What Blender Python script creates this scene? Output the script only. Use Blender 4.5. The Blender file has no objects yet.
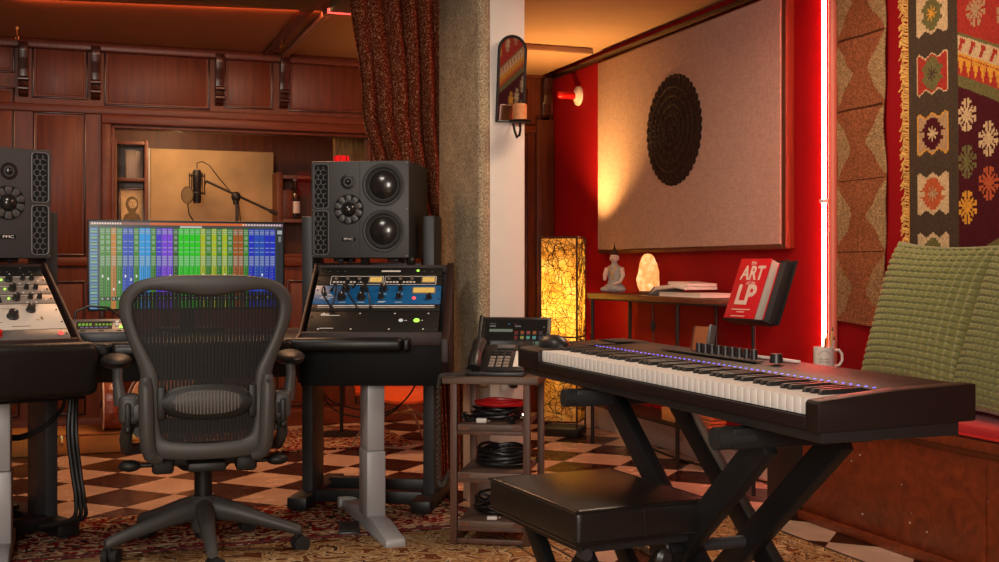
import bpy, bmesh, math, random
import numpy as np
from mathutils import Vector, Matrix, Euler

scn = bpy.context.scene
COL = scn.collection
PI = math.pi
rad = math.radians
rnd = random.Random(7)

# ------------------------------------------------------------------ geometry of the place
FP, HC, HZ, CX = 1162.0, 0.98, 267.0, 499.5        # focal (px), eye height, horizon row, centre column
RA = rad(20)                                        # the room is turned 20 degrees to the lens
AX = Vector((math.cos(RA), math.sin(RA), 0))        # along the panelled wall
BX = Vector((-math.sin(RA), math.cos(RA), 0))       # along the red wall, away
def R(a, b, z=0): return AX * a + BX * b + Vector((0, 0, z))
def P(u, v, Y): return Vector(((u - CX) / FP * Y, Y, HC - (v - HZ) / FP * Y))
def F(u, v):
    Y = FP * HC / (v - HZ); return Vector(((u - CX) / FP * Y, Y, 0))
def onA(u, v, a):                                   # point of the plane a = const
    k = (u - CX) / FP; return P(u, v, a / (AX.x * k + AX.y))
def onB(u, v, b):
    k = (u - CX) / FP; return P(u, v, b / (BX.x * k + BX.y))
def ab(p): return (p.x * AX.x + p.y * AX.y, p.x * BX.x + p.y * BX.y)
CEIL = 2.29
AW = 3.0          # red wall
BW = 7.2          # panelled wall

# ------------------------------------------------------------------ materials
MAT = {}
def new_mat(name):
    m = bpy.data.materials.new(name); m.use_nodes = True
    nt = m.node_tree
    for n in list(nt.nodes):
        if n.type != 'OUTPUT_MATERIAL': nt.nodes.remove(n)
    out = [n for n in nt.nodes if n.type == 'OUTPUT_MATERIAL'][0]
    MAT[name] = m
    return m, nt, out
def N(nt, t, **kw):
    n = nt.nodes.new(t)
    for k, v in kw.items():
        if k.startswith('i_'): n.inputs[k[2:].replace('_', ' ')].default_value = v
        else: setattr(n, k, v)
    return n
def c4(c): return (c[0], c[1], c[2], 1.0)
def srgb(r, g, b):
    def f(x):
        x /= 255.0
        return x / 12.92 if x <= 0.04045 else ((x + 0.055) / 1.055) ** 2.4
    return (f(r), f(g), f(b))
def mat(name, col, rough=0.5, metal=0.0, spec=0.5, bump=0.0, bscale=200.0, var=0.0, vscale=8.0, coat=0.0, sheen=0.0, stretch=(1, 1, 1)):
    m, nt, out = new_mat(name)
    b = N(nt, 'ShaderNodeBsdfPrincipled')
    b.inputs['Base Color'].default_value = c4(col)
    b.inputs['Roughness'].default_value = rough
    b.inputs['Metallic'].default_value = metal
    b.inputs['Specular IOR Level'].default_value = spec
    b.inputs['Coat Weight'].default_value = coat
    b.inputs['Sheen Weight'].default_value = sheen
    nt.links.new(b.outputs[0], out.inputs[0])
    tc = N(nt, 'ShaderNodeTexCoord'); mp = N(nt, 'ShaderNodeMapping'); mp.inputs['Scale'].default_value = stretch
    nt.links.new(tc.outputs['Object'], mp.inputs[0])
    no = N(nt, 'ShaderNodeTexNoise'); no.inputs['Scale'].default_value = vscale; no.inputs['Detail'].default_value = 5
    nt.links.new(mp.outputs[0], no.inputs['Vector'])
    v = max(var, 0.04)
    rp = N(nt, 'ShaderNodeValToRGB')
    rp.color_ramp.elements[0].position = 0.3; rp.color_ramp.elements[1].position = 0.7
    rp.color_ramp.elements[0].color = c4([x * (1 - v) for x in col]); rp.color_ramp.elements[1].color = c4([min(1, x * (1 + v)) for x in col])
    nt.links.new(no.outputs['Fac'], rp.inputs[0]); nt.links.new(rp.outputs[0], b.inputs['Base Color'])
    if bump:
        n2 = N(nt, 'ShaderNodeTexNoise'); n2.inputs['Scale'].default_value = bscale; n2.inputs['Detail'].default_value = 3
        nt.links.new(mp.outputs[0], n2.inputs['Vector'])
        bp = N(nt, 'ShaderNodeBump'); bp.inputs['Strength'].default_value = bump; bp.inputs['Distance'].default_value = 0.01
        nt.links.new(n2.outputs['Fac'], bp.inputs['Height']); nt.links.new(bp.outputs[0], b.inputs['Normal'])
    return m
def ramp(nt, stops, interp='LINEAR'):
    rp = N(nt, 'ShaderNodeValToRGB'); cr = rp.color_ramp; cr.interpolation = interp
    while len(cr.elements) < len(stops): cr.elements.new(0.5)
    for e, (p, c) in zip(cr.elements, stops): e.position = p; e.color = c4(c)
    return rp
def wood(name, dark, light, axis='z', scale=1.0, rough=0.35, coat=0.2, swirl=0.0):
    m, nt, out = new_mat(name)
    b = N(nt, 'ShaderNodeBsdfPrincipled', i_Roughness=rough); b.inputs['Coat Weight'].default_value = coat; b.inputs['Coat Roughness'].default_value = 0.25
    nt.links.new(b.outputs[0], out.inputs[0])
    tc = N(nt, 'ShaderNodeTexCoord'); mp = N(nt, 'ShaderNodeMapping')
    s = {'x': (1.2, 14, 14), 'y': (14, 1.2, 14), 'z': (14, 14, 1.2)}[axis]
    mp.inputs['Scale'].default_value = [k * scale for k in s]
    nt.links.new(tc.outputs['Object'], mp.inputs[0])
    no = N(nt, 'ShaderNodeTexNoise', i_Scale=2.5, i_Detail=7.0, i_Distortion=0.6 + swirl)
    nt.links.new(mp.outputs[0], no.inputs['Vector'])
    mid = [(x + y) / 2 for x, y in zip(dark, light)]
    rp = ramp(nt, [(0.25, dark), (0.5, mid), (0.75, light)])
    nt.links.new(no.outputs['Fac'], rp.inputs[0]); nt.links.new(rp.outputs[0], b.inputs['Base Color'])
    n2 = N(nt, 'ShaderNodeTexNoise', i_Scale=9.0, i_Detail=4.0); nt.links.new(mp.outputs[0], n2.inputs['Vector'])
    bp = N(nt, 'ShaderNodeBump'); bp.inputs['Strength'].default_value = 0.08; bp.inputs['Distance'].default_value = 0.01
    nt.links.new(n2.outputs['Fac'], bp.inputs['Height']); nt.links.new(bp.outputs[0], b.inputs['Normal'])
    return m
def emit(name, col, strength):
    m, nt, out = new_mat(name)
    e = N(nt, 'ShaderNodeEmission'); e.inputs[0].default_value = c4(col); e.inputs[1].default_value = strength
    nt.links.new(e.outputs[0], out.inputs[0]); return m
def attr_mat(name, rough=0.9, emission=0.0, bump=0.0, bscale=300.0, spec=0.3, noise=0.0):
    m, nt, out = new_mat(name)
    at = N(nt, 'ShaderNodeAttribute', attribute_name='Col')
    b = N(nt, 'ShaderNodeBsdfPrincipled', i_Roughness=rough); b.inputs['Specular IOR Level'].default_value = spec
    src = at.outputs['Color']
    if noise:
        tc = N(nt, 'ShaderNodeTexCoord'); no = N(nt, 'ShaderNodeTexNoise', i_Scale=90.0, i_Detail=4.0)
        nt.links.new(tc.outputs['Object'], no.inputs['Vector'])
        mx = N(nt, 'ShaderNodeMix', data_type='RGBA', blend_type='MULTIPLY'); mx.inputs[0].default_value = 1
        rp = ramp(nt, [(0.3, (1 - noise,) * 3), (0.7, (1, 1, 1))]); nt.links.new(no.outputs['Fac'], rp.inputs[0])
        nt.links.new(src, mx.inputs[6]); nt.links.new(rp.outputs[0], mx.inputs[7]); src = mx.outputs[2]
    if emission:
        b.inputs['Base Color'].default_value = (0.01, 0.01, 0.01, 1)
        nt.links.new(src, b.inputs['Emission Color']); b.inputs['Emission Strength'].default_value = emission
    else:
        nt.links.new(src, b.inputs['Base Color'])
    if bump:
        tc = N(nt, 'ShaderNodeTexCoord'); n2 = N(nt, 'ShaderNodeTexNoise', i_Scale=bscale, i_Detail=2.0)
        nt.links.new(tc.outputs['Object'], n2.inputs['Vector'])
        bp = N(nt, 'ShaderNodeBump'); bp.inputs['Strength'].default_value = bump; bp.inputs['Distance'].default_value = 0.01
        nt.links.new(n2.outputs['Fac'], bp.inputs['Height']); nt.links.new(bp.outputs[0], b.inputs['Normal'])
    nt.links.new(b.outputs[0], out.inputs[0]); return m

mat('red_paint', (0.26, 0.003, 0.006), 0.7, spec=0.15, bump=0.04, bscale=120, var=0.06, vscale=3)
mat('ceiling_paint', (0.33, 0.19, 0.10), 0.8, bump=0.15, bscale=180)
mat('cloud_fabric', (0.20, 0.15, 0.08), 0.95, bump=0.3, bscale=400)
mat('warm_plaster', (0.62, 0.50, 0.36), 0.8, bump=0.1)
mat('white_paint', (0.78, 0.69, 0.62), 0.55, bump=0.03, bscale=90)
mat('base_white', (0.72, 0.68, 0.64), 0.5)
mat('dull_plaster', (0.35, 0.24, 0.18), 0.85)
wood('mahogany', (0.074, 0.014, 0.0025), (0.165, 0.036, 0.0065), 'z', 1.0, 0.5, 0.04)
wood('mahogany_rail', (0.080, 0.015, 0.0025), (0.155, 0.033, 0.0065), 'x', 1.0, 0.5, 0.04)
wood('mahogany_dark', (0.020, 0.005, 0.003), (0.05, 0.012, 0.006), 'z', 1.0, 0.3, 0.35)
wood('alcove_wood', (0.050, 0.010, 0.004), (0.12, 0.028, 0.010), 'z', 1.0, 0.35, 0.3)
wood('bench_wood', (0.11, 0.017, 0.005), (0.26, 0.048, 0.011), 'y', 0.35, 0.42, 0.15, swirl=1.6)
wood('frame_wood', (0.07, 0.016, 0.006), (0.14, 0.036, 0.012), 'z', 1.2, 0.4, 0.1)
wood('rack_cheek', (0.012, 0.003, 0.002), (0.024, 0.006, 0.005), 'z', 1.0, 0.55, 0.0)
wood('table_wood', (0.07, 0.025, 0.012), (0.17, 0.06, 0.03), 'y', 1.0, 0.4, 0.1)
wood('burl_wood', (0.12, 0.035, 0.008), (0.62, 0.34, 0.10), 'z', 0.7, 0.4, 0.2, swirl=2.5)
wood('shelf_wood', (0.07, 0.040, 0.028), (0.17, 0.11, 0.080), 'x', 1.0, 0.5, 0.0)
wood('shelf_post', (0.065, 0.028, 0.017), (0.14, 0.062, 0.038), 'z', 1.0, 0.5, 0.0)
wood('guitar_side', (0.13, 0.025, 0.010), (0.34, 0.08, 0.025), 'z', 1.6, 0.22, 0.7)
wood('guitar_top', (0.55, 0.30, 0.14), (0.72, 0.45, 0.24), 'z', 2, 0.3, 0.5)
mat('tweed', (0.42, 0.20, 0.055), 0.8, bump=0.3, bscale=500, var=0.12, vscale=60)
mat('black_paint', (0.012, 0.012, 0.013), 0.45)
mat('black_metal', (0.009, 0.009, 0.010), 0.45, 0.2)
mat('dark_steel', (0.05, 0.05, 0.055), 0.45, 0.4, bump=0.05)
mat('iron', (0.02, 0.016, 0.014), 0.55, 0.6, bump=0.2)
mat('rubber', (0.012, 0.012, 0.012), 0.7)
mat('black_plastic', (0.016, 0.015, 0.015), 0.38, bump=0.05, bscale=600)
mat('piano_body', (0.016, 0.009, 0.008), 0.42, spec=0.28, bump=0.10, bscale=900)
mat('chair_plastic', (0.057, 0.056, 0.055), 0.48, bump=0.06, bscale=500)
mat('chair_dark', (0.009, 0.009, 0.009), 0.5)
mat('chair_rib', (0.16, 0.15, 0.145), 0.5)
mat('silver_paint', (0.40, 0.41, 0.43), 0.45, 0.15)
mat('leather', (0.007, 0.006, 0.006), 0.38, spec=0.35, bump=0.08, bscale=60)
mat('matt_black', (0.003, 0.003, 0.003), 0.6, spec=0.15)
mat('stool_leather', (0.011, 0.009, 0.008), 0.30, bump=0.12, bscale=160)
mat('speaker_case', (0.016, 0.016, 0.017), 0.5, bump=0.2, bscale=500)
mat('speaker_baffle', (0.046, 0.046, 0.047), 0.5, bump=0.05, bscale=300)
mat('cone', (0.014, 0.013, 0.013), 0.22, coat=0.3)
mat('petal', (0.08, 0.079, 0.077), 0.4, 0.2)
mat('void', (0.002, 0.002, 0.002), 0.9)
mat('chrome', (0.7, 0.68, 0.65), 0.2, 1.0)
mat('brass', (0.75, 0.5, 0.18), 0.3, 1.0)
mat('white_plastic', (0.75, 0.72, 0.68), 0.4)
mat('white_print', (0.80, 0.78, 0.74), 0.6)
mat('cream_unit', (0.62, 0.56, 0.48), 0.4, var=0.03)
mat('grey_unit', (0.30, 0.26, 0.23), 0.4, 0.3)
mat('blue_unit', (0.006, 0.12, 0.34), 0.4)
mat('black_unit', (0.010, 0.010, 0.010), 0.6, spec=0.25)
mat('grey_strip', (0.16, 0.16, 0.16), 0.4, 0.4)
mat('red_knob', (0.55, 0.01, 0.01), 0.3)
mat('red_cable', (0.55, 0.012, 0.015), 0.4)
mat('cable', (0.008, 0.008, 0.009), 0.4)
mat('cord_grey', (0.07, 0.065, 0.06), 0.4)
mat('gold_paint', (0.55, 0.35, 0.12), 0.45, 0.5)
mat('statue_blue', (0.36, 0.38, 0.37), 0.6, bump=0.3, var=0.25, vscale=60)
mat('statue_skin', (0.68, 0.54, 0.46), 0.6, bump=0.2, var=0.12, vscale=60)
mat('paper', (0.80, 0.75, 0.68), 0.7)
mat('book_red', (0.60, 0.012, 0.02), 0.35)
mat('pink_glass', (0.7, 0.55, 0.5), 0.3)
mat('orange_plastic', (0.62, 0.10, 0.02), 0.35)
mat('velvet_red', (0.46, 0.008, 0.014), 0.6, sheen=0.1, bump=0.1)
mat('olive_pillow', (0.215, 0.212, 0.066), 0.85, sheen=0.4, bump=0.15, bscale=500, var=0.12, vscale=40)
mat('candle_wax', (0.60, 0.22, 0.075), 0.55, var=0.2, vscale=25)
mat('carved_wood', (0.022, 0.009, 0.006), 0.6, spec=0.35, bump=0.3, bscale=120)
mat('cream_fabric', (0.50, 0.34, 0.18), 0.95, bump=0.3, bscale=300, var=0.12, vscale=7)
mat('portrait_paper', (0.62, 0.46, 0.25), 0.7, var=0.2, vscale=20)
mat('portrait_ink', (0.16, 0.11, 0.055), 0.8, var=0.3, vscale=40)
mat('bottle_glass', (0.02, 0.018, 0.012), 0.1, coat=0.5)
mat('pad_yellow', (0.62, 0.45, 0.16), 0.6)
mat('pencil_orange', (0.80, 0.28, 0.03), 0.5)
mat('steel_wire', (0.5, 0.45, 0.4), 0.3, 0.9)
mat('rust_fabric', (0.35, 0.10, 0.03), 0.9)
mat('pipe_neon_tint', (0.75, 0.17, 0.11), 0.4)  # pale pipe with the neon's red light mixed into its base colour
mat('vent_mesh', (0.13, 0.13, 0.13), 0.5)
mat('wicker', (0.55, 0.27, 0.08), 0.8, bump=0.4, bscale=150, var=0.3, vscale=60)
mat('fringe', (0.70, 0.40, 0.11), 0.9)
emit('neon', (1.0, 0.11, 0.085), 66.0)
emit('led_strip', (1.0, 0.05, 0.04), 4.0)
emit('vu_glow', (1.0, 0.58, 0.13), 0.75)
emit('led_green', (0.45, 1.0, 0.1), 1.6)
emit('led_red', (1.0, 0.05, 0.04), 3.0)
emit('led_white', (1.0, 0.95, 0.85), 0.6)
emit('led_blue', (0.16, 0.14, 1.0), 3.5)
emit('lcd_green', (0.35, 0.8, 0.1), 0.5)
emit('lcd_violet', (0.35, 0.35, 0.6), 0.4)

# tiles: one-foot squares laid diagonally in the room
def make_floor_mat():
    m, nt, out = new_mat('checker_tiles')
    b = N(nt, 'ShaderNodeBsdfPrincipled', i_Roughness=0.22)
    tc = N(nt, 'ShaderNodeTexCoord'); mp = N(nt, 'ShaderNodeMapping')
    S = 0.300
    mp.inputs['Rotation'].default_value = (0, 0, rad(-45)); mp.inputs['Scale'].default_value = (1 / S, 1 / S, 0)
    mp.inputs['Location'].default_value = (-0.157, -0.287, 0.5)
    nt.links.new(tc.outputs['Object'], mp.inputs[0])
    ck = N(nt, 'ShaderNodeTexChecker', i_Scale=1.0)
    ck.inputs['Color1'].default_value = c4((0.030, 0.009, 0.006)); ck.inputs['Color2'].default_value = c4((0.66, 0.46, 0.35))
    nt.links.new(mp.outputs[0], ck.inputs['Vector'])
    no = N(nt, 'ShaderNodeTexNoise', i_Scale=5.0, i_Detail=6.0); nt.links.new(tc.outputs['Object'], no.inputs['Vector'])
    rp = ramp(nt, [(0.3, (0.78, 0.78, 0.78)), (0.7, (1, 1, 1))]); nt.links.new(no.outputs['Fac'], rp.inputs[0])
    mx = N(nt, 'ShaderNodeMix', data_type='RGBA', blend_type='MULTIPLY'); mx.inputs[0].default_value = 1
    nt.links.new(ck.outputs['Color'], mx.inputs[6]); nt.links.new(rp.outputs[0], mx.inputs[7]); nt.links.new(mx.outputs[2], b.inputs['Base Color'])
    r2 = ramp(nt, [(0.3, (0.16,) * 3), (0.75, (0.34,) * 3)]); nt.links.new(no.outputs['Fac'], r2.inputs[0]); nt.links.new(r2.outputs[0], b.inputs['Roughness'])
    nt.links.new(b.outputs[0], out.inputs[0])
make_floor_mat()

def weave(name, c1, c2, scale, bump=0.4):
    m, nt, out = new_mat(name)
    b = N(nt, 'ShaderNodeBsdfPrincipled', i_Roughness=0.95); b.inputs['Specular IOR Level'].default_value = 0.1
    tc = N(nt, 'ShaderNodeTexCoord')
    fs = []
    for st in ((1, 1, 0.12), (0.12, 0.12, 1)):
        mp = N(nt, 'ShaderNodeMapping'); mp.inputs['Scale'].default_value = [k * scale for k in st]
        nt.links.new(tc.outputs['Object'], mp.inputs[0])
        no = N(nt, 'ShaderNodeTexNoise', i_Scale=1.0, i_Detail=3.0); nt.links.new(mp.outputs[0], no.inputs['Vector']); fs.append(no.outputs['Fac'])
    ad = N(nt, 'ShaderNodeMath', operation='ADD'); nt.links.new(fs[0], ad.inputs[0]); nt.links.new(fs[1], ad.inputs[1])
    hf = N(nt, 'ShaderNodeMath', operation='MULTIPLY'); hf.inputs[1].default_value = 0.5; nt.links.new(ad.outputs[0], hf.inputs[0])
    rp = ramp(nt, [(0.35, c1), (0.65, c2)]); nt.links.new(hf.outputs[0], rp.inputs[0]); nt.links.new(rp.outputs[0], b.inputs['Base Color'])
    bp = N(nt, 'ShaderNodeBump'); bp.inputs['Strength'].default_value = bump; bp.inputs['Distance'].default_value = 0.004
    nt.links.new(hf.outputs[0], bp.inputs['Height']); nt.links.new(bp.outputs[0], b.inputs['Normal'])
    nt.links.new(b.outputs[0], out.inputs[0]); return m
weave('panel_linen', (0.37, 0.26, 0.21), (0.52, 0.375, 0.30), 260)

def speckle(name, stops, scale, detail=4.0, bump=0.6, dist=0.004, extra=None):
    m, nt, out = new_mat(name)
    b = N(nt, 'ShaderNodeBsdfPrincipled', i_Roughness=0.95); b.inputs['Specular IOR Level'].default_value = 0.1
    tc = N(nt, 'ShaderNodeTexCoord')
    no = N(nt, 'ShaderNodeTexNoise', i_Scale=scale, i_Detail=detail, i_Roughness=0.75); nt.links.new(tc.outputs['Object'], no.inputs['Vector'])
    rp = ramp(nt, stops); nt.links.new(no.outputs['Fac'], rp.inputs[0]); src = rp.outputs[0]
    if extra:
        s2, st2 = extra
        n3 = N(nt, 'ShaderNodeTexNoise', i_Scale=s2, i_Detail=3.0); nt.links.new(tc.outputs['Object'], n3.inputs['Vector'])
        r3 = ramp(nt, st2); nt.links.new(n3.outputs['Fac'], r3.inputs[0])
        mx = N(nt, 'ShaderNodeMix', data_type='RGBA', blend_type='MULTIPLY'); mx.inputs[0].default_value = 1
        nt.links.new(src, mx.inputs[6]); nt.links.new(r3.outputs[0], mx.inputs[7]); src = mx.outputs[2]
    nt.links.new(src, b.inputs['Base Color'])
    bp = N(nt, 'ShaderNodeBump'); bp.inputs['Strength'].default_value = bump; bp.inputs['Distance'].default_value = dist
    nt.links.new(no.outputs['Fac'], bp.inputs['Height']); nt.links.new(bp.outputs[0], b.inputs['Normal'])
    nt.links.new(b.outputs[0], out.inputs[0]); return m
speckle('grey_carpet', [(0.36, (0.20, 0.145, 0.085)), (0.5, (0.42, 0.325, 0.21)), (0.64, (0.68, 0.55, 0.38))], 130, extra=(6, [(0.35, (0.75,) * 3), (0.65, (1, 1, 1))]))
speckle('curtain_brocade', [(0.38, (0.04, 0.007, 0.004)), (0.47, (0.13, 0.024, 0.009)), (0.56, (0.19, 0.042, 0.014)), (0.64, (0.58, 0.36, 0.20))], 120, 4.0, 0.4)

def rug_mat(name, mode):
    m, nt, out = new_mat(name)
    b = N(nt, 'ShaderNodeBsdfPrincipled', i_Roughness=0.97); b.inputs['Specular IOR Level'].default_value = 0.05
    tc = N(nt, 'ShaderNodeTexCoord')
    no = N(nt, 'ShaderNodeTexNoise', i_Scale=9.0, i_Detail=2.0); nt.links.new(tc.outputs['Object'], no.inputs['Vector'])
    dm = N(nt, 'ShaderNodeVectorMath', operation='SCALE'); dm.inputs['Scale'].default_value = 0.10 if mode == 'red' else 0.16
    nt.links.new(no.outputs['Color'], dm.inputs[0])
    av = N(nt, 'ShaderNodeVectorMath', operation='ADD'); nt.links.new(tc.outputs['Object'], av.inputs[0]); nt.links.new(dm.outputs[0], av.inputs[1])
    if mode == 'red':
        vo = N(nt, 'ShaderNodeTexVoronoi', i_Scale=64.0); vo.feature = 'F1'
        nt.links.new(av.outputs[0], vo.inputs['Vector'])
        rp = ramp(nt, [(0.0, (0.17, 0.008, 0.012)), (0.30, (0.24, 0.014, 0.016)), (0.40, (0.50, 0.36, 0.22)), (0.60, (0.018, 0.012, 0.012)), (0.72, (0.40, 0.22, 0.12)), (0.80, (0.12, 0.10, 0.07)), (0.88, (0.55, 0.42, 0.28))], 'CONSTANT')
        sx = N(nt, 'ShaderNodeSeparateColor'); nt.links.new(vo.outputs['Color'], sx.inputs[0])
        nt.links.new(sx.outputs[0], rp.inputs[0])
        v2 = N(nt, 'ShaderNodeTexVoronoi', i_Scale=7.0); nt.links.new(av.outputs[0], v2.inputs['Vector'])
        r2 = ramp(nt, [(0.0, (1, 1, 1)), (0.30, (0, 0, 0))], 'CONSTANT'); nt.links.new(v2.outputs['Distance'], r2.inputs[0])
        mx = N(nt, 'ShaderNodeMix', data_type='RGBA'); nt.links.new(rp.outputs[0], mx.inputs[6]); mx.inputs[7].default_value = c4((0.20, 0.010, 0.014))
        f = N(nt, 'ShaderNodeMath', operation='MULTIPLY'); f.inputs[1].default_value = 0.5; nt.links.new(r2.outputs[0], f.inputs[0]); nt.links.new(f.outputs[0], mx.inputs[0])
        src = mx.outputs[2]
    else:
        v2 = N(nt, 'ShaderNodeTexVoronoi', i_Scale=2.6); nt.links.new(av.outputs[0], v2.inputs['Vector'])
        ns = N(nt, 'ShaderNodeTexNoise', i_Scale=(13.0 if mode == 'tan' else 21.0), i_Detail=1.5, i_Distortion=1.3); nt.links.new(tc.outputs['Object'], ns.inputs['Vector'])
        tan, gold, dk, cream, rust = (0.45, 0.28, 0.135), (0.37, 0.19, 0.07), (0.030, 0.018, 0.012), (0.62, 0.45, 0.27), (0.18, 0.055, 0.02)
        if mode == 'tan':
            rp = ramp(nt, [(0.0, rust), (0.36, dk), (0.385, cream), (0.43, tan), (0.475, gold), (0.52, dk), (0.535, tan), (0.59, cream), (0.62, dk), (0.64, rust)], 'CONSTANT')
        else:
            rp = ramp(nt, [(0.0, rust), (0.36, dk), (0.40, tan), (0.45, gold), (0.50, dk), (0.53, tan), (0.57, cream), (0.60, dk), (0.64, gold)], 'CONSTANT')
        nt.links.new(ns.outputs['Fac'], rp.inputs[0])
        rr = ramp(nt, [(0.0, rust), (0.07, cream), (0.10, gold), (0.20, dk), (0.215, cream), (0.25, tan)], 'CONSTANT'); nt.links.new(v2.outputs['Distance'], rr.inputs[0])
        mk = ramp(nt, [(0.0, (0.85,) * 3), (0.255, (0, 0, 0))], 'CONSTANT'); nt.links.new(v2.outputs['Distance'], mk.inputs[0])
        mx = N(nt, 'ShaderNodeMix', data_type='RGBA'); nt.links.new(mk.outputs[0], mx.inputs[0]); nt.links.new(rp.outputs[0], mx.inputs[6]); nt.links.new(rr.outputs[0], mx.inputs[7])
        src = mx.outputs[2]
    nt.links.new(src, b.inputs['Base Color'])
    n2 = N(nt, 'ShaderNodeTexNoise', i_Scale=420.0); nt.links.new(tc.outputs['Object'], n2.inputs['Vector'])
    bp = N(nt, 'ShaderNodeBump'); bp.inputs['Strength'].default_value = 0.5; bp.inputs['Distance'].default_value = 0.004
    nt.links.new(n2.outputs['Fac'], bp.inputs['Height']); nt.links.new(bp.outputs[0], b.inputs['Normal'])
    nt.links.new(b.outputs[0], out.inputs[0])
rug_mat('rug_red', 'red'); rug_mat('rug_tan', 'tan'); rug_mat('rug_brown', 'brown')
mat('rug_edge', (0.022, 0.013, 0.010), 0.95); mat('rug_red_edge', (0.17, 0.008, 0.012), 0.95); mat('rug_stripe', (0.42, 0.28, 0.15), 0.95)

def mesh_back_mat():                                # woven chair back: see-through between its threads
    m, nt, out = new_mat('pellicle')
    b = N(nt, 'ShaderNodeBsdfPrincipled', i_Roughness=0.6); b.inputs['Base Color'].default_value = c4((0.020, 0.020, 0.020)); b.inputs['Specular IOR Level'].default_value = 0.2
    tr = N(nt, 'ShaderNodeBsdfTransparent')
    tc = N(nt, 'ShaderNodeTexCoord'); sp = N(nt, 'ShaderNodeSeparateXYZ'); nt.links.new(tc.outputs['Object'], sp.inputs[0])
    def stripes(o, period, duty):
        d = N(nt, 'ShaderNodeMath', operation='DIVIDE'); d.inputs[1].default_value = period; nt.links.new(o, d.inputs[0])
        fr = N(nt, 'ShaderNodeMath', operation='FRACT'); nt.links.new(d.outputs[0], fr.inputs[0])
        g = N(nt, 'ShaderNodeMath', operation='GREATER_THAN'); g.inputs[1].default_value = duty; nt.links.new(fr.outputs[0], g.inputs[0]); return g.outputs[0]
    a = stripes(sp.outputs['X'], 0.0112, 0.80); h = stripes(sp.outputs['Z'], 0.0034, 0.52)
    mn = N(nt, 'ShaderNodeMath', operation='MULTIPLY'); nt.links.new(a, mn.inputs[0]); nt.links.new(h, mn.inputs[1])
    ms = N(nt, 'ShaderNodeMixShader'); nt.links.new(mn.outputs[0], ms.inputs[0]); nt.links.new(b.outputs[0], ms.inputs[1]); nt.links.new(tr.outputs[0], ms.inputs[2])
    nt.links.new(ms.outputs[0], out.inputs[0])
mesh_back_mat()
def pane_mat():
    m, nt, out = new_mat('window_glass')
    g = N(nt, 'ShaderNodeBsdfGlossy'); g.inputs['Roughness'].default_value = 0.01
    t = N(nt, 'ShaderNodeBsdfTransparent'); fr = N(nt, 'ShaderNodeFresnel', i_IOR=1.45)
    ms = N(nt, 'ShaderNodeMixShader'); nt.links.new(fr.outputs[0], ms.inputs[0]); nt.links.new(t.outputs[0], ms.inputs[1]); nt.links.new(g.outputs[0], ms.inputs[2])
    nt.links.new(ms.outputs[0], out.inputs[0])
pane_mat()
def mirror_mat():
    m, nt, out = new_mat('mirror'); g = N(nt, 'ShaderNodeBsdfGlossy'); g.inputs['Roughness'].default_value = 0.02
    g.inputs[0].default_value = c4((0.85, 0.82, 0.8)); nt.links.new(g.outputs[0], out.inputs[0])
mirror_mat()
def rattan_mat():                                   # lit paper shade under a tangle of vines
    m, nt, out = new_mat('rattan_shade')
    tc = N(nt, 'ShaderNodeTexCoord')
    no = N(nt, 'ShaderNodeTexNoise', i_Scale=14.0, i_Detail=3.0); nt.links.new(tc.outputs['Object'], no.inputs['Vector'])
    rp = ramp(nt, [(0.30, (0.80, 0.56, 0.20)), (0.5, (0.90, 0.70, 0.30)), (0.68, (0.97, 0.86, 0.50))]); nt.links.new(no.outputs['Fac'], rp.inputs[0])
    e = N(nt, 'ShaderNodeBsdfTranslucent'); d = N(nt, 'ShaderNodeBsdfDiffuse'); ms = N(nt, 'ShaderNodeMixShader'); ms.inputs[0].default_value = 0.35
    nt.links.new(rp.outputs[0], e.inputs[0]); nt.links.new(rp.outputs[0], d.inputs[0]); nt.links.new(e.outputs[0], ms.inputs[1]); nt.links.new(d.outputs[0], ms.inputs[2])
    nt.links.new(ms.outputs[0], out.inputs[0])
rattan_mat()
def salt_mat():
    m, nt, out = new_mat('salt')
    tc = N(nt, 'ShaderNodeTexCoord')
    no = N(nt, 'ShaderNodeTexNoise', i_Scale=32.0, i_Detail=4.0); nt.links.new(tc.outputs['Object'], no.inputs['Vector'])
    rp = ramp(nt, [(0.30, (0.80, 0.24, 0.045)), (0.50, (0.95, 0.42, 0.11)), (0.66, (1.0, 0.78, 0.38))]); nt.links.new(no.outputs['Fac'], rp.inputs[0])
    b = N(nt, 'ShaderNodeBsdfPrincipled', i_Roughness=0.5); b.inputs['Base Color'].default_value = c4((0.8, 0.4, 0.2))
    nt.links.new(rp.outputs[0], b.inputs['Emission Color']); b.inputs['Emission Strength'].default_value = 0.95
    nt.links.new(b.outputs[0], out.inputs[0])
salt_mat()
attr_mat('kilim_weave', 0.95, bump=0.4, bscale=350, spec=0.1, noise=0.22)
attr_mat('runner_weave', 0.95, bump=0.9, bscale=160, spec=0.1, noise=0.5)
attr_mat('screen', 0.25, emission=0.85, spec=0.5)
attr_mat('small_screen', 0.15, emission=0.42, spec=0.5)

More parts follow.
